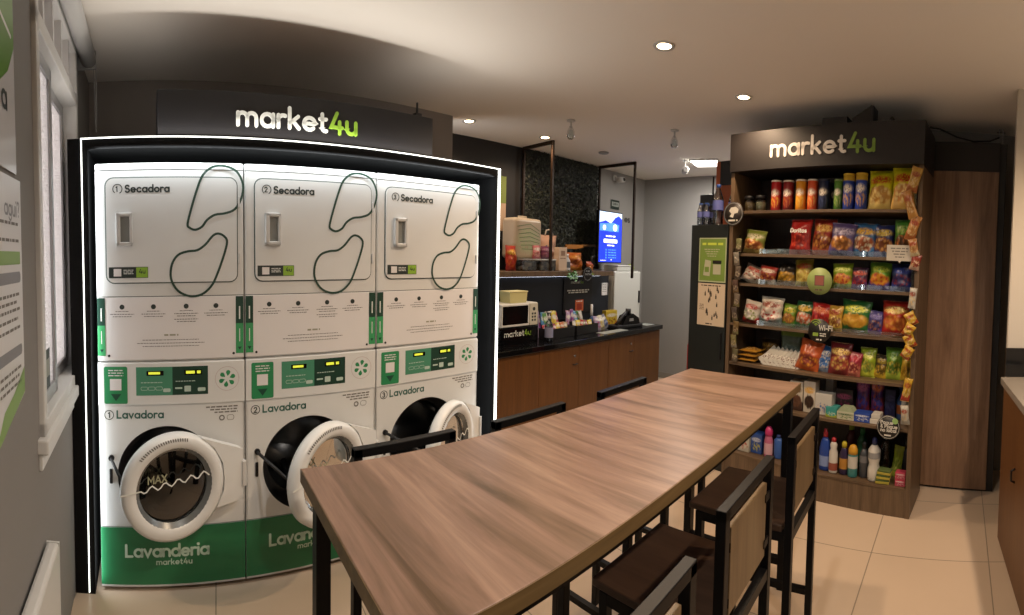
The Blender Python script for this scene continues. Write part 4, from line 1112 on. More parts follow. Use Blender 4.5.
b = MB(); b.tube([(0, .0, 0), (.0, .02, .03), (0, .06, .055)], .006, 6); b.obj('stem', mat('stem_green', '#35602c', .6), t)

# far wall bits
t = thing('exit_sign', 'small dark framed sign high on the grey wall behind the screen', 'sign', (0, 3.62, 0))
b = MB(); b.box(4.69, 4.86, -.012, -.001, 2.21, 2.325, .002); b.obj('plate', mat('sign_dark_green', '#20302a', .4), t)
b = MB(); b.rect(4.703, 4.847, 2.245, 2.30, -.0126); b.obj('field', mat('sign_pale', '#9aa09a', .5), t)
b = MB(); hh = .1 / twidth('SAIDA', 1, .24); b.text('SAIDA', 4.722, 2.262, hh, -.0132, .2); b.obj('lettering', mat('sign_dark_green', '#20302a'), t)
t = thing('security_camera', 'small white security camera under the ceiling behind the second bronze frame', 'camera', (4.74, 3.62, 2.6), 0)
b = MB(); b.cyl(.035, -.03, 0, axis='Y'); b.tube([(0, -.03, 0), (0, -.06, -.02)], .012, 8); b.obj('mount', PVC, t)
b = MB(); b.lathe([(.02, -.15), (.034, -.145), (.036, -.05), (.02, -.04)], 18, (0.02, 0, -.03), 'Y'); b.obj('housing', PVC, t)
b = MB(); b.disc(.02, -.03, .022, -.151, 16); b.obj('lens', BLACKG, t)
t = thing('wall_emblem', 'dark curled emblem on the grey wall right of the screen', 'emblem', (5.02, 3.62, 2.1), 0)
b = MB(); b.text('es', -.02, -.03, .09, -.006, .16, depth=.005); b.obj('lettering', mat('emblem_grey', '#4d4c4a', .5), t)

# ------------------------------------------------------------------ snack shelf
SW = 1.395; SD = .40
t = thing('snack_shelf', 'tall wooden shop shelf of snacks with a black header sign', 'shelf', (SF.o.x, SF.o.y, 0), SF.a)
for x0, x1 in ((0, .03), (SW - .03, SW)):
    b = MB(); b.box(x0, x1, 0, SD, 0, 2.237, .001); b.obj('side_panel', SHELFW, t)
b = MB(); b.box(.03, SW - .03, SD - .012, SD - .001, 0, 2.237); b.obj('back_panel', wood('shelf_back', '#2b2019', '#35281f', '#3d2f25', 'Z', .5), t)
b = MB(); b.box(.03, SW - .03, .004, .02, 0, .172); b.obj('plinth', SHELFW, t)
SHZ = [.185, .565, .85, 1.138, 1.432, 1.648, 1.955]
SHX = wood('shelf_board', '#4c3b2b', '#604d39', '#6d5842', 'X', .45, .8)
for z in SHZ:
    b = MB(); b.box(.031, SW - .031, .004, SD - .013, z - .02, z, .001); b.obj('shelf_board', SHX, t)
b = MB(); b.box(-.004, SW + .004, -.02, SD, 2.238, 2.512, .002); hd = b.obj('header', mat('header_brown_black', '#1c1716', .55), t)
b = MB(); market(b, .338, 2.325, .733 / wm, -.024, .17, .004); b.obj('lettering', [mat('sign_white', '#d9d4cd', .5), mat('sign_green', '#7a9a3a', .5)], hd)
for z in SHZ[3:6]:
    b = MB(); b.box(.033, SW - .06, .006, .009, z, z + .035); b.obj('front_lip', CLEARP, t)
# things on top of the header
for x0, x1, h_, lab in ((.69, .87, .035, 'low black box on top of the shelf header'),):
    b = MB(); b.box(x0, x1, .02, .14, 0, h_ + .02, .004); o = tag(b.obj('router_box', BLACK, loc=(SF.o.x, SF.o.y, 2.513), rotz=SF.a), lab, 'box')
    b = MB(); b.box(x0 + .02, x1 - .02, .019, .02, .02, .03); b.obj('vent_slot', DARKM, o)
b = MB(); b.prism([(.90, 0), (1.045, 0), (1.045, .115), (1.03, .12), (.90, .04)], .03, .14); o = tag(b.obj('speaker', BLACK, loc=(SF.o.x, SF.o.y, 2.513), rotz=SF.a), 'wedge shaped black speaker on top of the shelf header', 'speaker')
b = MB(); b.prism([(.915, .012), (1.03, .012), (1.03, .095), (.915, .038)], .026, .03); b.obj('grille', DARKM, o)
t = thing('webcam', 'tiny black camera on the header near its right end', 'camera', SF.at(1.17, .05, 2.513), SF.a)
b = MB(); b.cyl(.012, 0, .012); b.obj('base', BLACK, t)
b = MB(); b.cyl(.013, -.02, .02, axis='Y', c=(0, 0, .026)); b.obj('lens', BLACKG, t)
b = MB(); pts = [SF.at(1.41, .1, 2.50), SF.at(1.45, .25, 2.535), SF.at(1.55, .42, 2.53), SF.at(1.66, .5, 2.525), SF.at(1.78, .52, 2.535), SF.at(1.85, .5, 2.56)]
b.tube(pts, .006, 6); tag(b.obj('cable', BLACK), 'black cable sagging between the shelf header and the wood panel', 'cable')

# ---- products
G1 = 'snacks on the shelf boards'


def can(lab, x, w_, h, c1, c2, c3, z=SHZ[6], y=.06, top=None, lid='#d8d4cc', group='crisp tubes on the top board'):
    t = thing('crisp_tube', lab, 'crisp tube', SF.at(x, y + w_ / 2, z + .001), SF.a, group)
    R_ = w_ / 2 - .001
    b = MB(); b.lathe([(R_ - .002, 0), (R_, .004), (R_, h - .014), (R_ - .002, h - .012)], 22); b.obj('body', pack_mat(c1, c2, c3, '#e2d8c8', lowv=.3, bandv=.62, bandh=.12, blobv=.34, top=top), t)
    b = MB(); b.lathe([(R_ + .001, h - .013), (R_ + .0015, h - .003), (R_ - .002, h)], 22); b.obj('lid', mat('tube_lid' + lid, lid, .35), t)
    return t


for k, x in enumerate((.107, .202)):
    t = thing('glass_jar', ['squat glass jar at the left end of the top board', 'squat glass jar with pale contents, second from the left on the top board'][k], 'jar', SF.at(x, .1, SHZ[6] + .001), SF.a, 'jars on the top board')
    b = MB(); b.lathe([(.036, 0), (.041, .006), (.041, .08), (.034, .095)], 22); b.obj('body', CLEARP, t)
    b = MB(); b.lathe([(.036, .004), (.038, .07), (.001, .075)], 16); b.obj('contents', mat('nuts%d' % k, ['#8a7048', '#9a9470'][k], .6, var=.5, vscale=60), t)
    b = MB(); b.cyl(.04, .095, .118, bev=.003); b.obj('lid', BLACK, t)
can('bright red crisp tube, first tube after the jars', .327, .08, .221, '#a81d22', '#8c1a1e', '#d0a03a')
can('dark red crisp tube beside the bright red one', .423, .08, .216, '#7d1a1e', '#5c1418', '#a8622e')
can('yellow orange crisp tube on the top board', .522, .08, .218, '#cf8a1f', '#c27c1a', '#d8b04a')
can('orange red crisp tube right of the yellow orange tube', .611, .076, .217, '#c9502a', '#b84422', '#d8a050')
can('navy blue crisp tube on the top board', .695, .08, .215, '#1b2440', '#171e36', '#34406a', lid='#2a3048')
can('navy crisp tube half hidden behind the other navy tube', .752, .07, .20, '#1a2036', '#20263c', '#3a4460', y=.14, lid='#2a3048')
can('green crisp tube on the top board', .803, .062, .209, '#4d7a2c', '#3f6a26', '#9aa860', lid='#7d9a5a')
can('tall blue and yellow tube, left of the pair', .874, .082, .247, '#2544a0', '#203a94', '#c9963a', top='#c9a636', lid='#d8b43a', group='tall blue tubes on the top board')
can('tall blue and yellow tube next to the yellow bags', .963, .082, .25, '#2544a0', '#203a94', '#c9963a', top='#c9a636', lid='#d8b43a', group='tall blue tubes on the top board')
Y0 = .075
ROWS = [
    # z, x, w, h, colours(base, low, blob, band, blob2), label, extra
    (6, 1.098, .172, .262, ('#d6d420', '#d8c070', '#e0c880', '#c04a28', '#b8883a'), 'large yellow snack bag left of the red banded one, top board', {}),
    (6, 1.262, .165, .275, ('#d8d020', '#d8b060', '#e0c880', '#c83a24', '#b8803a'), 'large yellow snack bag with red band at the right end of the top board', {}),
    (5, .15, .17, .17, ('#7f8a3a', '#b59a5a', '#c9a060', '#d8cfae', '#8c4a26'), 'green and orange snack bag leaning at the left end of the second board', dict(roll=.12, yaw=-.1)),
    (5, .54, .15, .24, ('#a01f1c', '#8c1a18', '#b83a20', None, '#7a1410'), 'flat red snack bag with slanted white lettering, second board', dict(text='Doritos', tz=.6)),
    (5, .692, .15, .245, ('#8f2a20', '#a5503a', '#b8803a', '#d0a85a', '#6a2a18'), 'red brown snack bag right of the flat red one', dict(roll=.06)),
    (5, .842, .165, .215, ('#4a4070', '#584c86', '#b8803a', '#a9a0b8', '#7a4a20'), 'purple snack bag in the middle of the second board', dict(roll=.08)),
    (5, .992, .158, .22, ('#2a5a8c', '#2f6ea8', '#c9c0a8', '#c9a03a', '#8c4a2a'), 'light blue snack bag on the second board', dict(roll=.05)),
    (5, 1.131, .135, .21, ('#1f2a5c', '#2c3a78', '#b88a4a', '#b09a3a', '#6a3a1e'), 'navy snack bag on the second board', {}),
    (5, 1.262, .105, .24, ('#3f7a2c', '#4d7a3a', '#b06a3a', '#8cae4a', '#5a3a1e'), 'green snack bag at the right end of the second board', {}),
    (4, .148, .17, .13, ('#a89a8c', '#b8aaa0', '#8c3a2a', '#a0382c', '#c9bfb0'), 'white and red snack bag slumped at the left end of the third board', dict(roll=.35, tilt=-.35)),
    (4, .285, .13, .125, ('#8c2a22', '#a8a098', '#b8803a', '#c9b8a0', '#6a2018'), 'small red snack bag beside the slumped one, third board', dict(roll=.15)),
    (4, .431, .14, .15, ('#1f1a16', '#6a5020', '#c9982e', None, '#8c6a20'), 'black and gold snack bag on the third board', {}),
    (4, .575, .13, .18, ('#8a7a2a', '#a8a05a', '#b08a3a', '#a03a22', '#c9b860'), 'mustard yellow snack bag behind the round green tag', dict(roll=-.08)),
    (4, .865, .135, .162, ('#7f9a2a', '#9aae3a', '#a02a22', '#c9d070', '#c98a3a'), 'lime green snack bag with a red picture, third board', dict(roll=-.04)),
    (4, .982, .105, .138, ('#3a2038', '#5a3a78', '#a8322a', '#b85a4a', '#5a2a4a'), 'dark plum snack bag on the third board', {}),
    (4, 1.11, .14, .178, ('#5a8c2e', '#4a3a86', '#a82a22', '#b8c84a', '#c98a2a'), 'green and violet snack bag with a red picture, third board', dict(roll=.06)),
    (4, 1.268, .13, .172, ('#1c2450', '#24408c', '#7a2a3a', '#3a4a9a', '#2a2a5a'), 'deep blue snack bag at the right end of the third board', {}),
    (3, .16, .135, .16, ('#b8b0a4', '#a02a22', '#7f8a4a', '#a0382c', '#d0c8bc'), 'white and red snack bag at the left end of the fourth board', dict(roll=.15)),
    (3, .325, .17, .195, ('#c2bcae', '#5a6a6a', '#a8322a', '#8c4a3a', '#d8d0c4'), 'white crinkled snack bag with red print, fourth board', dict(roll=.05)),
    (3, .456, .1, .155, ('#6a8a2c', '#4d7a2c', '#b88a3a', '#c9b84a', '#8c5a2a'), 'slim green and yellow snack bag on the fourth board', dict(roll=.1)),
    (3, .577, .13, .18, ('#1f5a34', '#2a6a3a', '#c9c2b0', '#c9a03a', '#b8603a'), 'dark green snack bag with white patch, fourth board', dict(roll=.08)),
    (3, .708, .14, .178, ('#9a1f1e', '#8a1a1a', '#b0302a', '#c97a5a', '#7a1414'), 'plain red snack bag behind the round black tag', dict(roll=.1)),
    (3, .82, .1, .168, ('#b8923a', '#a88a3a', '#c9b060', '#8c3a20', '#7a4a20'), 'small yellow snack bag right of the round black tag', {}),
    (3, .95, .19, .21, ('#2a6a34', '#246030', '#c9a03a', '#c9c84a', '#b8862a'), 'wide green snack bag with golden crisps on the fourth board', dict(roll=.06)),
    (3, 1.09, .1, .15, ('#3f3a72', '#4a3a80', '#8c5a4a', '#7a72a8', '#2a2450'), 'violet snack bag tucked behind the wide green one', dict(roll=.1)),
    (3, 1.232, .17, .22, ('#a82a20', '#a01f1c', '#c98a3a', '#d8c070', '#b05a2a'), 'large red snack bag at the right end of the fourth board', {}),
    (2, .262, .14, .16, ('#2a2016', '#3a2c1a', '#a8862a', '#8c6a2a', '#5a3a1a'), 'black and gold snack bag behind the yellow packets, fifth board', dict(y=.2)),
    (2, .444, .17, .235, ('#5a6a5a', '#6a7a70', '#8c9a92', None, '#4a5a52'), 'grey green snack bag standing behind the white packets', dict(y=.2, tilt=-.05, top='#7f9a4a')),
    (2, .625, .16, .205, ('#b8562a', '#c2602e', '#c9862a', None, '#7a2a1e'), 'orange snack bag on the fifth board', dict(roll=.18)),
    (2, .732, .125, .175, ('#2a5a9a', '#8ca0b8', '#c9c0b0', '#d8d4cc', '#3a6aa8'), 'blue and white snack bag beside the orange one', dict(roll=.2)),
    (2, .863, .145, .208, ('#6a1f26', '#7a2a2a', '#c9a85a', '#d0b060', '#8c3a2a'), 'maroon snack bag with a cream picture, fifth board', dict(roll=.04)),
    (2, .962, .092, .155, ('#8c2a3a', '#a05a4a', '#c98a6a', '#b03a44', '#7a2a2a'), 'pinkish red snack bag on the fifth board', dict(roll=.1)),
    (2, 1.051, .105, .188, ('#8ca02c', '#b0b83a', '#a8a03a', '#c9cc6a', '#6a7a2a'), 'lime snack bag left of the dark yellow one, fifth board', dict(roll=.03)),
    (2, 1.14, .085, .15, ('#3a3020', '#b89a2a', '#a8862a', '#8c7a2a', '#5a4a1a'), 'small dark and yellow snack bag between two lime ones', dict(roll=.12)),
    (2, 1.232, .108, .2, ('#5a8a2a', '#9aae3a', '#b0a23a', '#8cae4a', '#4a6a20'), 'tall leaf green snack bag on the fifth board', {}),
    (2, 1.312, .075, .16, ('#b8962a', '#c2a22e', '#8c6a1e', None, '#a8821e'), 'yellow snack bag at the right end of the fifth board', dict(roll=.1)),
]
for row, x, w_, h, (c1, c2, c3, c4, c5), lab, kw in ROWS:
    kw = dict(kw); y = kw.pop('y', Y0 + (.022 if int(x * 100) % 2 else -.004)); tp = kw.pop('top', None)
    bag('snack_bag', lab, 'snack bag', SF, x, y, SHZ[row] + .002, w_ * (1.1 if row < 6 else 1.04), h * 1.03, pack_mat(c1, c2, c3, c4, c5, top=tp), t=min(.105, w_ * .58), group=G1, **kw)
# low white tray on the second board
t = thing('tray', 'low clear and white tray with a few packets on the second board', 'tray', SF.at(.345, .1, SHZ[5] + .001), SF.a)
b = MB(); b.box(-.09, .09, -.06, .1, 0, .006, .002); b.box(-.09, .09, -.06, -.055, .006, .03); b.box(-.09, .09, .095, .1, .006, .045); b.obj('base', CLEARP, t)
b = MB(); b.box(-.07, .05, -.03, .06, .008, .028, .004); b.obj('packet', mat('tray_packet', '#8c8f92', .4), t)
# yellow packets stacked flat
for k in range(3):
    o = bag('snack_packet', ['yellow packet at the bottom of the small stack, left end of the fifth board', 'yellow packet in the middle of the small stack, left end of the fifth board', 'yellow packet on top of the small stack, left end of the fifth board'][k], 'snack packet', SF, .155 + .006 * k, .04, SHZ[2] + .018 + .034 * k, .155, .14, pack_mat('#b8862a', '#a8782a', '#c9a85a', '#8c3a20', '#7a4a1e'), t=.036, tilt=-pi / 2, group='stacked yellow packets')
NUM = ['first', 'second', 'third', 'fourth', 'fifth', 'sixth', 'seventh', 'eighth']
for k in range(7):
    bag('snack_packet', '%s from the left of the fanned white packets on the fifth board' % NUM[k], 'snack packet', SF, .275 + .038 * k, .07, SHZ[2] + .004, .11, .15 - .004 * k, pack_mat('#b9b4a8', '#c9c4b8', '#6a4a3a', None, '#d8d2c6'), t=.016, tilt=-.5, roll=.75, yaw=-.2, group='fanned white packets')


def carton(lab, x, w_, h, row, y, c, d=.08, yaw=0., name='carton', cat='box', flap=None):
    b = MB(); b.box(-w_ / 2, w_ / 2, 0, d, 0, h, .002)
    o = tag(b.obj(name, pack_mat(*c), loc=SF.at(x, y, SHZ[row] + .001), rotz=SF.a + yaw), lab, cat, 'household goods on the low boards')
    b = MB(); b.box(-w_ / 2 + .002, w_ / 2 - .002, .002, d - .002, h, h + .002); b.obj('lid', mat('lid' + str(flap or c[0]), flap or c[0], .45), o)
    return o


carton('dark brown and white coffee pack on the sixth board by the table corner', .56, .1, .2, 1, .06, ('#b9b0a0', '#3a241a', '#4a2a1c', '#3a241a', '#5a3a26'))
carton('white and brown coffee pack beside the dark brown one', .66, .085, .214, 1, .06, ('#c2b9aa', '#b0a898', '#3f281c', '#c9982e', '#2a1a12'))
carton('tall plain white box at the back of the sixth board', .738, .056, .245, 1, .24, ('#c4c0b8', '#bcb8b0'))
carton('white and blue box standing before the tall white box', .765, .12, .14, 1, .06, ('#bdbab2', '#c4c0b6', '#3a62a0', None, '#c4b8a8'))
carton('dark box with magenta print on the sixth board', .886, .125, .17, 1, .14, ('#2a1f24', '#2f2a28', '#7a2a4a', '#8c3a5a', '#3a2028'))
bag('tissue_pack', 'purple pack, left of the purple and red pair on the sixth board', 'pack', SF, 1.003, .2, SHZ[1] + .002, .105, .265, pack_mat('#5a2a6a', '#7a2a3a', '#8c3a3a', '#b05a8c', '#3a3a8c', lowv=.5), t=.07, tilt=0)
bag('tissue_pack', 'purple pack with orange print, right of the pair on the sixth board', 'pack', SF, 1.108, .2, SHZ[1] + .002, .1, .275, pack_mat('#4a2a72', '#7a2a2e', '#a8442a', '#c96a3a', '#3a3a8c', lowv=.45), t=.07, tilt=0)
carton('dark blue box on the sixth board right of the purple packs', 1.203, .072, .195, 1, .17, ('#23264a', '#2a2c56', '#3a3c6a', '#4a4c7a'))
bottle('spray_bottle', 'blue spray bottle with orange label on the sixth board', 'bottle', SF.at(1.275, .2, SHZ[1] + .001), [(.03, 0), (.032, .01), (.032, .12), (.014, .16), (.013, .175)], col('blue_spray', '#3a5a8c'), col('blue_trigger', '#2a3f74'), [(.016, .175), (.016, .2), (.022, .205), (.02, .245), (.001, .248)], SF.a, lab=col('orange_label', '#a85a2a'), labprof=[(.0325, .04), (.0325, .1)])
carton('small white box at the right end of the sixth board', 1.325, .055, .15, 1, .09, ('#bdb8ae', '#b0aaa0', '#4a4a4c', None, '#c4beb2'))
carton('teal and lime soap box in front on the sixth board', .832, .08, .065, 1, .04, ('#3a8c86', '#9aa83a', '#c4c8b0', None, '#3a9a90'))
o = carton('white and green box with a house shaped top on the sixth board', .936, .12, .05, 1, .03, ('#a8a890', '#b8b49a', '#3a6a3a', '#2f5a34', '#b8b49a'))
b = MB(); b.prism([(-.06, .052), (.06, .052), (.035, .08), (-.035, .08)], .005, .075); b.obj('roof_flap', mat('box_green_white', '#98a284', .5), o)
carton('blue soap box in front on the sixth board', 1.05, .11, .058, 1, .03, ('#24408c', '#2a4a9a', '#b8bcc8', '#c4c8d4', '#24408c'))
carton('small white soap box behind the round black payment tag', 1.137, .065, .03, 1, .03, ('#c4bfb4', '#c4bfb4'))
carton('small white soap box stacked on the other small white one', 1.142, .06, .026, 1, .035, ('#bfbab0', '#bfbab0')).location.z = SHZ[1] + .035
# bottom board
carton('white box with red and green print at the left end of the bottom board', .135, .12, .083 + .06, 0, .06, ('#b9b4a4', '#b0aa9a', '#a83a2a', '#5a7a3a', '#c4beae'))
carton('blue box beside the white one on the bottom board', .245, .09, .14, 0, .08, ('#2a4a8c', '#2a4a8c', '#b8b030', '#b8bcc8', '#2a4a8c'))
bt = [(.032, 0), (.034, .008), (.034, .11), (.024, .15), (.018, .165)]
bottle('detergent_bottle', 'pink bottle with a bright pink cap on the bottom board', 'bottle', SF.at(.343, .09, SHZ[0] + .001), bt, col('pink', '#b0607c'), col('hot_pink', '#b8326a'), [(.026, .15), (.03, .165), (.03, .19), (.018, .215), (.001, .217)], SF.a, lab=col('pink_label', '#c9a0a8'), labprof=[(.0345, .02), (.0345, .1)], sq=.8)
bottle('detergent_bottle', 'plain blue bottle beside the pink bottle', 'bottle', SF.at(.418, .1, SHZ[0] + .001), [(.03, 0), (.033, .008), (.033, .13), (.014, .148)], col('midblue', '#34589a'), col('dark_blue', '#26386e'), [(.016, .148), (.016, .165), (.001, .167)], SF.a, sq=.8)
bottle('detergent_bottle', 'dark blue bottle with red cap behind the stool back', 'bottle', SF.at(.782, .09, SHZ[0] + .001), [(.038, 0), (.041, .01), (.041, .15), (.03, .2), (.015, .225)], col('royal', '#22408c'), col('red_cap', '#a0222a'), [(.017, .225), (.017, .255), (.012, .26), (.012, .28), (.001, .282)], SF.a, lab=col('blue_white_label', '#7a8cb8'), labprof=[(.0415, .03), (.0415, .1)], sq=.7)
bottle('detergent_bottle', 'white bottle with a red and green label on the bottom board', 'bottle', SF.at(.85, .07, SHZ[0] + .001), [(.028, 0), (.031, .008), (.03, .14), (.021, .16), (.026, .19), (.015, .21)], col('white', '#c2beb4'), col('red_cap', '#a0222a'), [(.017, .21), (.017, .23), (.009, .238), (.001, .24)], SF.a, lab=col('redgreen_label', '#8c4a3a'), labprof=[(.0315, .02), (.0312, .07)], sq=.8)
bottle('detergent_bottle', 'dark purple bottle with a yellow cap on the bottom board', 'bottle', SF.at(.923, .08, SHZ[0] + .001), [(.029, 0), (.032, .008), (.032, .13), (.02, .17), (.014, .18)], col('aubergine', '#2e2240'), col('yellow_cap', '#b8a82a'), [(.018, .18), (.018, .21), (.01, .22), (.001, .222)], SF.a, lab=col('orange_blue_label', '#a8762e'), labprof=[(.0325, .04), (.0325, .11)], sq=.8)
bottle('detergent_bottle', 'teal bottle with white label and orange yellow cap', 'bottle', SF.at(.99, .065, SHZ[0] + .001), [(.03, 0), (.033, .008), (.033, .15), (.03, .165)], col('teal', '#3a7a78'), col('amber_cap', '#c2902a'), [(.033, .15), (.032, .18), (.022, .205), (.012, .212), (.001, .213)], SF.a, lab=col('white_label', '#bdb9ae'), labprof=[(.0335, .06), (.0335, .14)], sq=.8)
bottle('detergent_bottle', 'grey black bottle right of the teal bottle', 'bottle', SF.at(1.06, .09, SHZ[0] + .001), [(.028, 0), (.031, .008), (.031, .15), (.015, .19)], col('smoke', '#3c3e42'), col('black_cap', '#18181a'), [(.016, .19), (.016, .22), (.008, .235), (.001, .236)], SF.a, lab=col('grey_label2', '#6a6a6c'), labprof=[(.0315, .1), (.0315, .145)], sq=.8)
bottle('bleach_bottle', 'large white waisted bottle with a dark blue cap', 'bottle', SF.at(1.135, .07, SHZ[0] + .001), [(.036, 0), (.041, .01), (.041, .08), (.031, .11), (.04, .14), (.041, .2), (.016, .235)], col('white', '#c2beb4'), col('navy_cap', '#1f2a5c'), [(.018, .235), (.018, .268), (.01, .28), (.001, .282)], SF.a, lab=col('grey_band', '#8c8c8c'), labprof=[(.0415, .15), (.0418, .19)])
bottle('cleaner_bottle', 'translucent bottle behind the large white one', 'bottle', SF.at(1.18, .2, SHZ[0] + .001), [(.036, 0), (.038, .01), (.038, .2), (.016, .235)], CLEARP, col('grey_cap', '#7a7f82'), [(.017, .235), (.017, .26), (.001, .262)], SF.a)
bottle('cleaner_bottle', 'green bottle behind the teal one at the back of the bottom board', 'bottle', SF.at(1.0, .24, SHZ[0] + .001), [(.034, 0), (.036, .01), (.036, .18), (.015, .23)], col('green_bottle', '#2f6a4a'), col('green_cap', '#3a8a5a'), [(.017, .23), (.017, .27), (.001, .272)], SF.a)
bottle('cleaner_bottle', 'dark bottle with lime cap at the back of the bottom board', 'bottle', SF.at(.92, .24, SHZ[0] + .001), [(.034, 0), (.036, .01), (.036, .2), (.015, .25)], col('dark_red', '#4a1a22'), col('lime_cap', '#8aa03a'), [(.019, .25), (.019, .29), (.001, .292)], SF.a)
bottle('cleaner_bottle', 'black spray bottle at the right end of the bottom board', 'bottle', SF.at(1.325, .2, SHZ[0] + .001), [(.028, 0), (.03, .01), (.03, .17), (.013, .2)], col('black_cap', '#18181a'), col('dark_grey_cap', '#2c2c2e'), [(.015, .2), (.018, .22), (.016, .27), (.001, .272)], SF.a)
for k in range(3):
    b = MB(); b.box(-.045, .045, 0, .06, 0, .016, .003); o = tag(b.obj('sponge', mat('sponge_yellow', '#a89a3a', .9, bump=.6, bscale=200), loc=SF.at(1.205 + .004 * k, .025, SHZ[0] + .001 + .03 * k), rotz=SF.a + .1 - .08 * k), ['yellow and green sponge at the bottom of its small stack', 'yellow and green sponge in the middle of its small stack', 'yellow and green sponge on top of its small stack'][k], 'sponge', 'stacked sponges')
    b = MB(); b.box(-.044, .044, .001, .059, .016, .028, .002); b.obj('scouring_pad', mat('pad_green', '#4a5a2a', .95), o)
bag('glove_pack', 'yellow green pack of gloves standing behind the sponges', 'pack', SF, 1.262, .16, SHZ[0] + .002, .07, .205, pack_mat('#8c9a2a', '#a0a83a', '#b0b85a', None, '#6a7a20'), t=.03, tilt=-.1, roll=.1)
for k in range(2):
    carton(['pink packet lying at the right end of the bottom board', 'pink packet on top of the other pink one'][k], 1.322, .068, .042, 0, .03, ('#a8384e', '#b04a5a', '#c48a90', '#c9b0b0', '#8c2a40'), d=.05).location.z = SHZ[0] + .001 + .046 * k

# hanging strips of small packets on the shelf's front edges
STR = [(.095, 'left', 'narrow clip strip on the left front edge of the shelf', 1.78, .86), (1.352, 'right', 'narrow clip strip on the right front edge of the shelf', 2.2, .62)]
for x, side, lab, z1, z0 in STR:
    b = MB(); b.box(x - .008, x + .008, -.0045, -.003, z0, z1); tag(b.obj('clip_strip', CLEARP, loc=(SF.o.x, SF.o.y, 0), rotz=SF.a), lab, 'clip strip')
RC = [(1.345, 2.14, .07, .16, .25, '#b08a38', '#9a5a2a', 'orange'), (1.325, 1.985, .066, .18, -.3, '#9a6a2c', '#b08040', 'orange'), (1.348, 1.84, .07, .16, .3, '#a8743a', '#94552a', 'orange'),
      (1.36, 1.715, .06, .11, -.2, '#9a6a3a', '#a89a7a', 'orange'), (1.373, 1.625, .065, .1, .2, '#7a2a26', '#a08a7a', 'red'), (1.368, 1.40, .05, .13, .1, '#a5a39a', '#b0aca0', 'white'),
      (1.36, 1.275, .07, .085, -.5, '#b08c22', '#8c3a1a', 'yellow'), (1.352, 1.205, .07, .085, .5, '#b49026', '#9a4a1e', 'yellow'), (1.358, 1.135, .07, .085, -.45, '#b08c22', '#8c3a1a', 'yellow'), (1.348, 1.065, .07, .085, .5, '#b08a22', '#94421c', 'yellow'),
      (1.352, .825, .055, .15, .15, '#ac8a24', '#943220', 'yellow'), (1.35, .67, .055, .12, -.1, '#a8a498', '#8c8a80', 'white')]
TH = ['topmost', 'second', 'third', 'fourth', 'fifth', 'sixth', 'seventh', 'eighth', 'ninth', 'tenth', 'eleventh', 'lowest']
for k, (x, z, w_, h, ro, c1, c2, nm) in enumerate(RC):
    bag('snack_pouch', '%s of the small pouches hanging down the right edge of the shelf, %s' % (TH[k], nm), 'snack pouch', SF, x - .5 * h * sin(ro), -.022 - .012 * (k % 2), z - h / 2, w_, h, pack_mat(c1, c2, '#c2a878', '#8c3a24', c1, lowv=.3, bandv=.7, blobv=.4), t=.03, tilt=.06, roll=ro, yaw=.15 * (-1) ** k, group='pouches on the right clip strip')
LCOL = ['#6a6a44', '#77736a', '#584c40', '#4a352a', '#655a4e', '#40352e', '#65502e', '#6a6238', '#585238']
for k, c in enumerate(LCOL):
    bag('snack_pouch', '%s of the narrow packets hanging down the left edge of the shelf' % (TH[k] if k < 8 else 'lowest'), 'snack pouch', SF, .088 + .004 * (-1) ** k, -.016, 1.66 - .1 * k, .05, .095, pack_mat(c, LCOL[(k + 3) % 9], '#b8a890', None, c), t=.02, tilt=.05, roll=.08 * (-1) ** k, group='packets on the left clip strip')


# round tags and card
def round_tag(lab, x, z, R_, fn, mats, y=-.014, name='round_tag'):
    b = MB(); b.lathe([(.001, -.002), (R_, -.002), (R_, .002), (.001, .002)], 36, axis='Y', caps=False)
    o = tag(b.obj(name, mats[0], loc=SF.at(x, y, z), rotz=SF.a), lab, 'tag')
    b = MB(); fn(b); b.obj('print', mats[1:], o); return o


def tg1(b):
    b.use(1).stroke(arc(0, 0, .078, 0, 360, 36), .004, -.003, True)
    b.use(0).poly([(-.035, .02), (-.02, .045), (.02, .05), (.045, .03), (.04, .005), (.01, -.0), (.0, -.03), (-.03, -.02), (-.015, .0)][::-1], -.003); fine(b, -.04, -.055, .08, .012, -.003, 2)


def tg2(b):
    b.use(0).rect(-.035, .035, -.03, .04, -.003); fine(b, -.03, -.062, .06, .01, -.003, 4)
    b.use(1).rect(-.03, .03, -.025, .035, -.0035)


def tg3(b):
    b.use(0)
    for q in range(3): b.stroke(arc(-.025, .035, .012 + .014 * q, 35, 145, 8), .006, -.003)
    b.disc(-.025, .038, .005, -.003, 10); b.rect(-.045, -.005, -.035, -.012, -.003)
    b.use(1).text('Wi-Fi', -.0, .008, .034, -.003, .2); fine(b, .005, -.02, .045, .007, -.003, 1); fine(b, .005, -.034, .045, .007, -.003, 2); fine(b, -.02, -.062, .04, .009, -.003, 3)


def tg4(b):
    b.use(0).stroke(arc(0, 0, .07, 0, 360, 36), .0025, -.003, True)
    for k, s_ in enumerate(('Pague', '& Pague', 'no local')): b.text(s_, -.05, .02 - .024 * k, .022, -.003, .24)
    fine(b, -.025, -.056, .05, .009, -.003, 2); b.use(1).disc(.043, .043, .019, -.0035, 20)


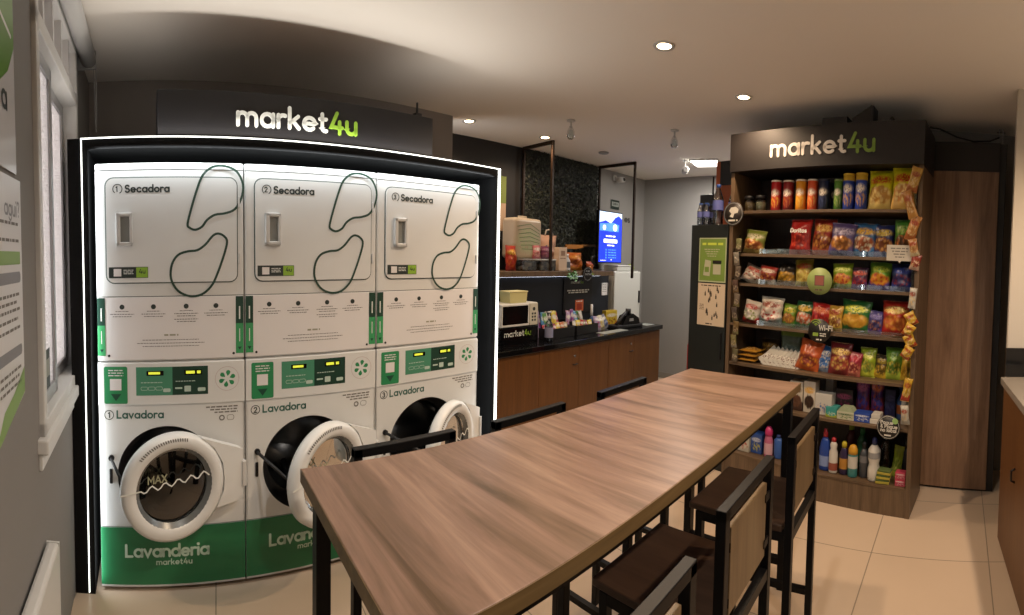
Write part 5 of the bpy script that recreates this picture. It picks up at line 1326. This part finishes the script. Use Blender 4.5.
TAGB = mat('tag_black', '#1a1917', .45); TAGW = mat('tag_white', '#c9c6bc', .5)
round_tag('round dark brown tag with a pale hand mark by the water bottles', .037, 1.935, .086, tg1, [mat('tag_brown', '#2a2420', .45), TAGW, MIDGREY])
round_tag('round pale green tag on the third board edge', .733, 1.475, .09, tg2, [mat('tag_green', '#8a9a5a', .5), mat('tag_dark', '#5a4a3a', .5), mat('tag_rust', '#8c5044', .5)])
round_tag('round black tag with green wireless symbol on the fourth board edge', .745, 1.145, .08, tg3, [TAGB, mat('tag_lime', '#7f9a3a', .5), TAGW])
round_tag('round black payment tag with white words at the lower right of the shelf', 1.243, .575, .076, tg4, [TAGB, TAGW, mat('tag_pale_green', '#8cae6a', .5)], y=-.02)
b = MB(); b.prism([(-.085, -.05), (-.01, -.05), (0, -.065), (.01, -.05), (.085, -.05), (.085, .05), (-.085, .05)], -.0015, .0015)
t = tag(b.obj('price_card', mat('card_cream', '#b8b2a6', .6), loc=SF.at(1.268, -.012, 1.678), rotz=SF.a), 'cream paper card hanging on the second board edge at the right', 'card')
b = MB()
for q in range(4): fine(b, -.06 + .01 * q, .025 - .018 * q, .12 - .02 * q, .007, -.002, q)
b.obj('print', INKG, t)

# ------------------------------------------------------------------ dark cooler with posters left of the shelf
t = thing('drinks_cabinet', 'tall black cabinet with two notices, left of the snack shelf', 'cabinet', (SF.o.x, SF.o.y, 0), SF.a)
b = MB(); b.box(-.352, -.012, .02, .40, .0, 1.862, .004); b.obj('body', mat('cabinet_black_green', '#161b1a', .45), t)
b = MB(); b.box(-.352, -.012, .0, .0185, .08, 1.86, .003); b.obj('door', mat('cabinet_black_green', '#161b1a'), t)
b = MB(); b.box(-.05, -.038, -.012, .0, .85, 1.05, .003); b.obj('handle', DARKM, t)
NG = mat('notice_green', '#6f8a3c', .5); NL = mat('notice_lime', '#b8c84a', .5); NC = mat('notice_cream', '#c4b39c', .6)
b = MB(); b.box(-.27, -.008 - .012, -.003, -.0005, 1.425, 1.76); n1 = tag(b.obj('notice', mat('notice_border', '#a9b290', .5), loc=(SF.o.x, SF.o.y, 0), rotz=SF.a), 'green printed notice on the black cabinet, the upper one', 'notice')
b = MB(); y = -.0035; b.use(0).rect(-.262, -.028, 1.435, 1.752, y); b.use(1); fine(b, -.24, 1.705, .19, .018, y - .0005, 1)
b.use(2)
for q in range(4): fine(b, -.22 + .01 * q, 1.67 - .017 * q, .14 - .02 * q, .006, y - .0005, q)
b.use(2).poly([(-.225, 1.475), (-.165, 1.47), (-.155, 1.585), (-.21, 1.595)], y - .0008); b.use(3).rect(-.14, -.06, 1.565, 1.59, y - .0008); b.use(2).rect(-.135, -.065, 1.485, 1.56, y - .0008)
b.use(0).rect(-.212, -.172, 1.5, 1.54, y - .0012); fine(b, -.16, 1.445, .05, .008, y - .0005, 3)
b.obj('print', [NG, NL, mat('notice_pale', '#a9a890', .5), TAGB], n1)
b = MB(); b.box(-.27, -.02, -.003, -.0005, 1.095, 1.415); n2 = tag(b.obj('notice', NC, loc=(SF.o.x, SF.o.y, 0), rotz=SF.a), 'cream notice with small dark bottle pictures on the black cabinet', 'notice')
bp_ = MB(); b = MB(); rr_ = random.Random(5); fine(b, -.24, 1.395, .18, .008, y, 1); fine(b, -.19, 1.105, .06, .008, y, 2)
for (px, pz) in ((-.2, 1.32), (-.17, 1.345), (-.155, 1.33), (-.145, 1.315), (-.1, 1.3), (-.09, 1.36), (-.08, 1.345), (-.165, 1.27), (-.155, 1.285), (-.185, 1.185), (-.175, 1.17), (-.11, 1.165), (-.095, 1.175), (-.085, 1.155), (-.13, 1.14), (-.09, 1.24), (-.18, 1.2)):
    h = rr_.uniform(.028, .042); bp_.poly([(px - .006, pz), (px + .006, pz), (px + .006, pz + h * .6), (px + .0025, pz + h * .75), (px + .0025, pz + h), (px - .0025, pz + h), (px - .0025, pz + h * .75), (px - .006, pz + h * .6)], y)
for q in range(4): fine(b, -.25, 1.25 - .012 * q, .04, .004, y, q)
b.obj('lettering', mat('notice_brown_ink', '#3a3028', .6), n2); bp_.split('bottle_picture', mat('notice_brown_ink', '#3a3028'), n2)


def pet(lab, x, y, h, R_, group='water bottles on the black cabinet'):
    t = thing('water_bottle', lab, 'bottle', SF.at(x, y, 1.864), SF.a, group)
    b = MB(); b.lathe([(R_ * .85, 0), (R_, .01), (R_ * .94, h * .2), (R_, h * .34), (R_, h * .62), (R_ * .75, h * .75), (.014, h * .9), (.014, h * .94)], 20); b.obj('body', glass_mat('bottle_plastic', '#e2e9f0', .9), t)
    b = MB(); b.lathe([(R_ + .001, h * .36), (R_ + .001, h * .6)], 20, caps=False); b.obj('label_wrap', mat('water_label', '#5a62a0', .4), t)
    b = MB(); b.cyl(.017, h * .93, h, bev=.002); b.obj('cap', col('water_blue', '#2f4f96'), t)


for k, (x, y) in enumerate(((-.315, .06), (-.255, .055), (-.30, .13), (-.24, .125))):
    pet(['small water bottle at the front left of the black cabinet top', 'small water bottle, front right of the small four', 'small water bottle, back left of the small four', 'small water bottle, back right of the small four'][k], x, y, .17, .027, 'small water bottles on the black cabinet')
pet('tall water bottle beside the small ones on the black cabinet', -.165, .08, .31, .042)
pet('tall water bottle half hidden behind the round brown tag', -.075, .16, .30, .042)
t = thing('dark_box', 'black box with an aerial behind the small water bottles', 'box', SF.at(-.42, .37, 0), SF.a)
b = MB(); b.box(-.20, -.06, .08, .16, 0, 2.17, .003); b.obj('body', BLACK, t)
b = MB(); b.cyl(.008, 2.17, 2.33, (-.09, .12, 0)); b.obj('aerial', BLACK, t)
t = thing('orange_sign', 'orange and black upright sign behind the tall water bottles', 'sign', SF.at(-.2, .46, 0), SF.a)
b = MB(); b.box(-.26, .0, 0, .03, 0, 2.45, .002); b.obj('panel', mat('orange_panel', '#a8552c', .5), t)
b = MB(); b.box(-.215, .0, -.004, -.0005, 2.24, 2.448, .001); b.obj('black_field', BLACK, t)
t = thing('fire_extinguisher', 'red fire extinguisher edge showing left of the black cabinet', 'extinguisher', SF.at(-.525, .30, 0), 0)
b = MB(); b.lathe([(.05, .3), (.055, .32), (.055, .86), (.02, .93), (.02, .95)], 20); b.obj('body', mat('extinguisher_red', '#8c1f1e', .3), t)
b = MB(); b.box(-.02, .02, -.05, .03, .95, .98, .004); b.tube([(0, -.04, .96), (.04, -.06, .85), (.05, -.05, .6)], .008, 8); b.obj('valve', BLACK, t)
b = MB(); b.cyl(.06, .27, .3); b.box(-.02, .02, -.02, .02, 0, .27); b.obj('stand', BLACK, t)

# ------------------------------------------------------------------ wood panel cupboard right of the shelf
t = thing('tall_cupboard', 'tall plain wooden cupboard with a black top band, right of the snack shelf', 'cupboard', (SF.o.x, SF.o.y, 0), SF.a)
b = MB(); b.box(1.30, 1.91, .49, .66, 0, 2.51, .002); b.obj('carcass', BLACK, t)
b = MB(); b.box(1.30, 1.86, .465, .489, .02, 2.30, .0015); b.obj('door', PANELW, t)
b = MB(); b.box(1.30, 1.86, .465, .489, 2.302, 2.51, .001); b.obj('top_band', mat('header_brown_black', '#272120'), t)
t = thing('metal_bracket', 'small grey metal bracket on top of the tall cupboard', 'bracket', SF.at(1.86, .56, 2.512), SF.a)
b = MB(); b.box(-.018, .018, -.02, .02, 0, .006); b.box(-.018, -.01, -.018, .018, .006, .12); b.box(.01, .018, -.018, .018, .006, .12); b.obj('channel', MIDGREY, t)
b = MB(); b.cyl(.004, -.03, .03, axis='X', c=(0, 0, .1), seg=8); b.obj('bolt', DARKM, t)

# ------------------------------------------------------------------ right-hand counter
b = MB(); b.box(2.76, 2.80, -1.2, -.54, 0, CEIL); struct(b.obj('wall_end', mat('pale_wall_paint', '#c2bbb0', .8, var=.02)))
b = MB(); b.box(2.742, 2.758, -1.18, -.53, .968, 1.137); o = tag(b.obj('backsplash', GRANITE), 'black polished backsplash at the end of the right counter', 'backsplash')
t = thing('worktop', 'grey stone worktop along the right edge of the photo', 'worktop', (0, 0, 0))
b = MB(); b.box(.85, 2.74, -1.19, -.505, .925, .966, .003); b.obj('slab', mat('grey_stone', '#8c857c', .35, var=.12, vscale=60), t)
b = MB(); b.box(.85, 2.74, -1.199, -1.19, .966, 1.05); b.obj('upstand', mat('grey_stone', '#8c857c'), t)
t = thing('sink_rim', 'small dark round drain ring set on the right worktop', 'sink', (2.3, -.66, .9665))
b = MB(); b.lathe([(.05, 0), (.075, .004), (.08, 0)], 24, caps=False); b.obj('ring', DARKM, t)
b = MB(); b.cyl(.05, 0, .002); b.obj('drain', BLACK, t)
for j, (x0, x1) in enumerate(((2.0, 2.74), (1.3, 1.998), (.87, 1.298))):
    t = thing('base_cabinet', ['brown base cabinet of the right counter, nearest the tall cupboard', 'brown base cabinet of the right counter, second from the pale wall', 'brown base cabinet of the right counter, third from the pale wall'][j], 'cabinet', (x0, 0, 0), 0, 'base cabinets of the right counter')
    W = x1 - x0
    b = MB(); b.box(.001, W - .001, -1.19, -.545, .0, .923); b.obj('carcass', CABW, t)
    b = MB(); b.box(.002, W - .002, -.544, -.525, .02, .92, .0015); d = b.obj('door', CABW, t)
    b = MB(); b.tube([(W * .45, -.525, .52), (W * .45, -.505, .53), (W * .45, -.505, .58), (W * .45, -.525, .59)], .006, 8); b.obj('handle', BLACK, d)
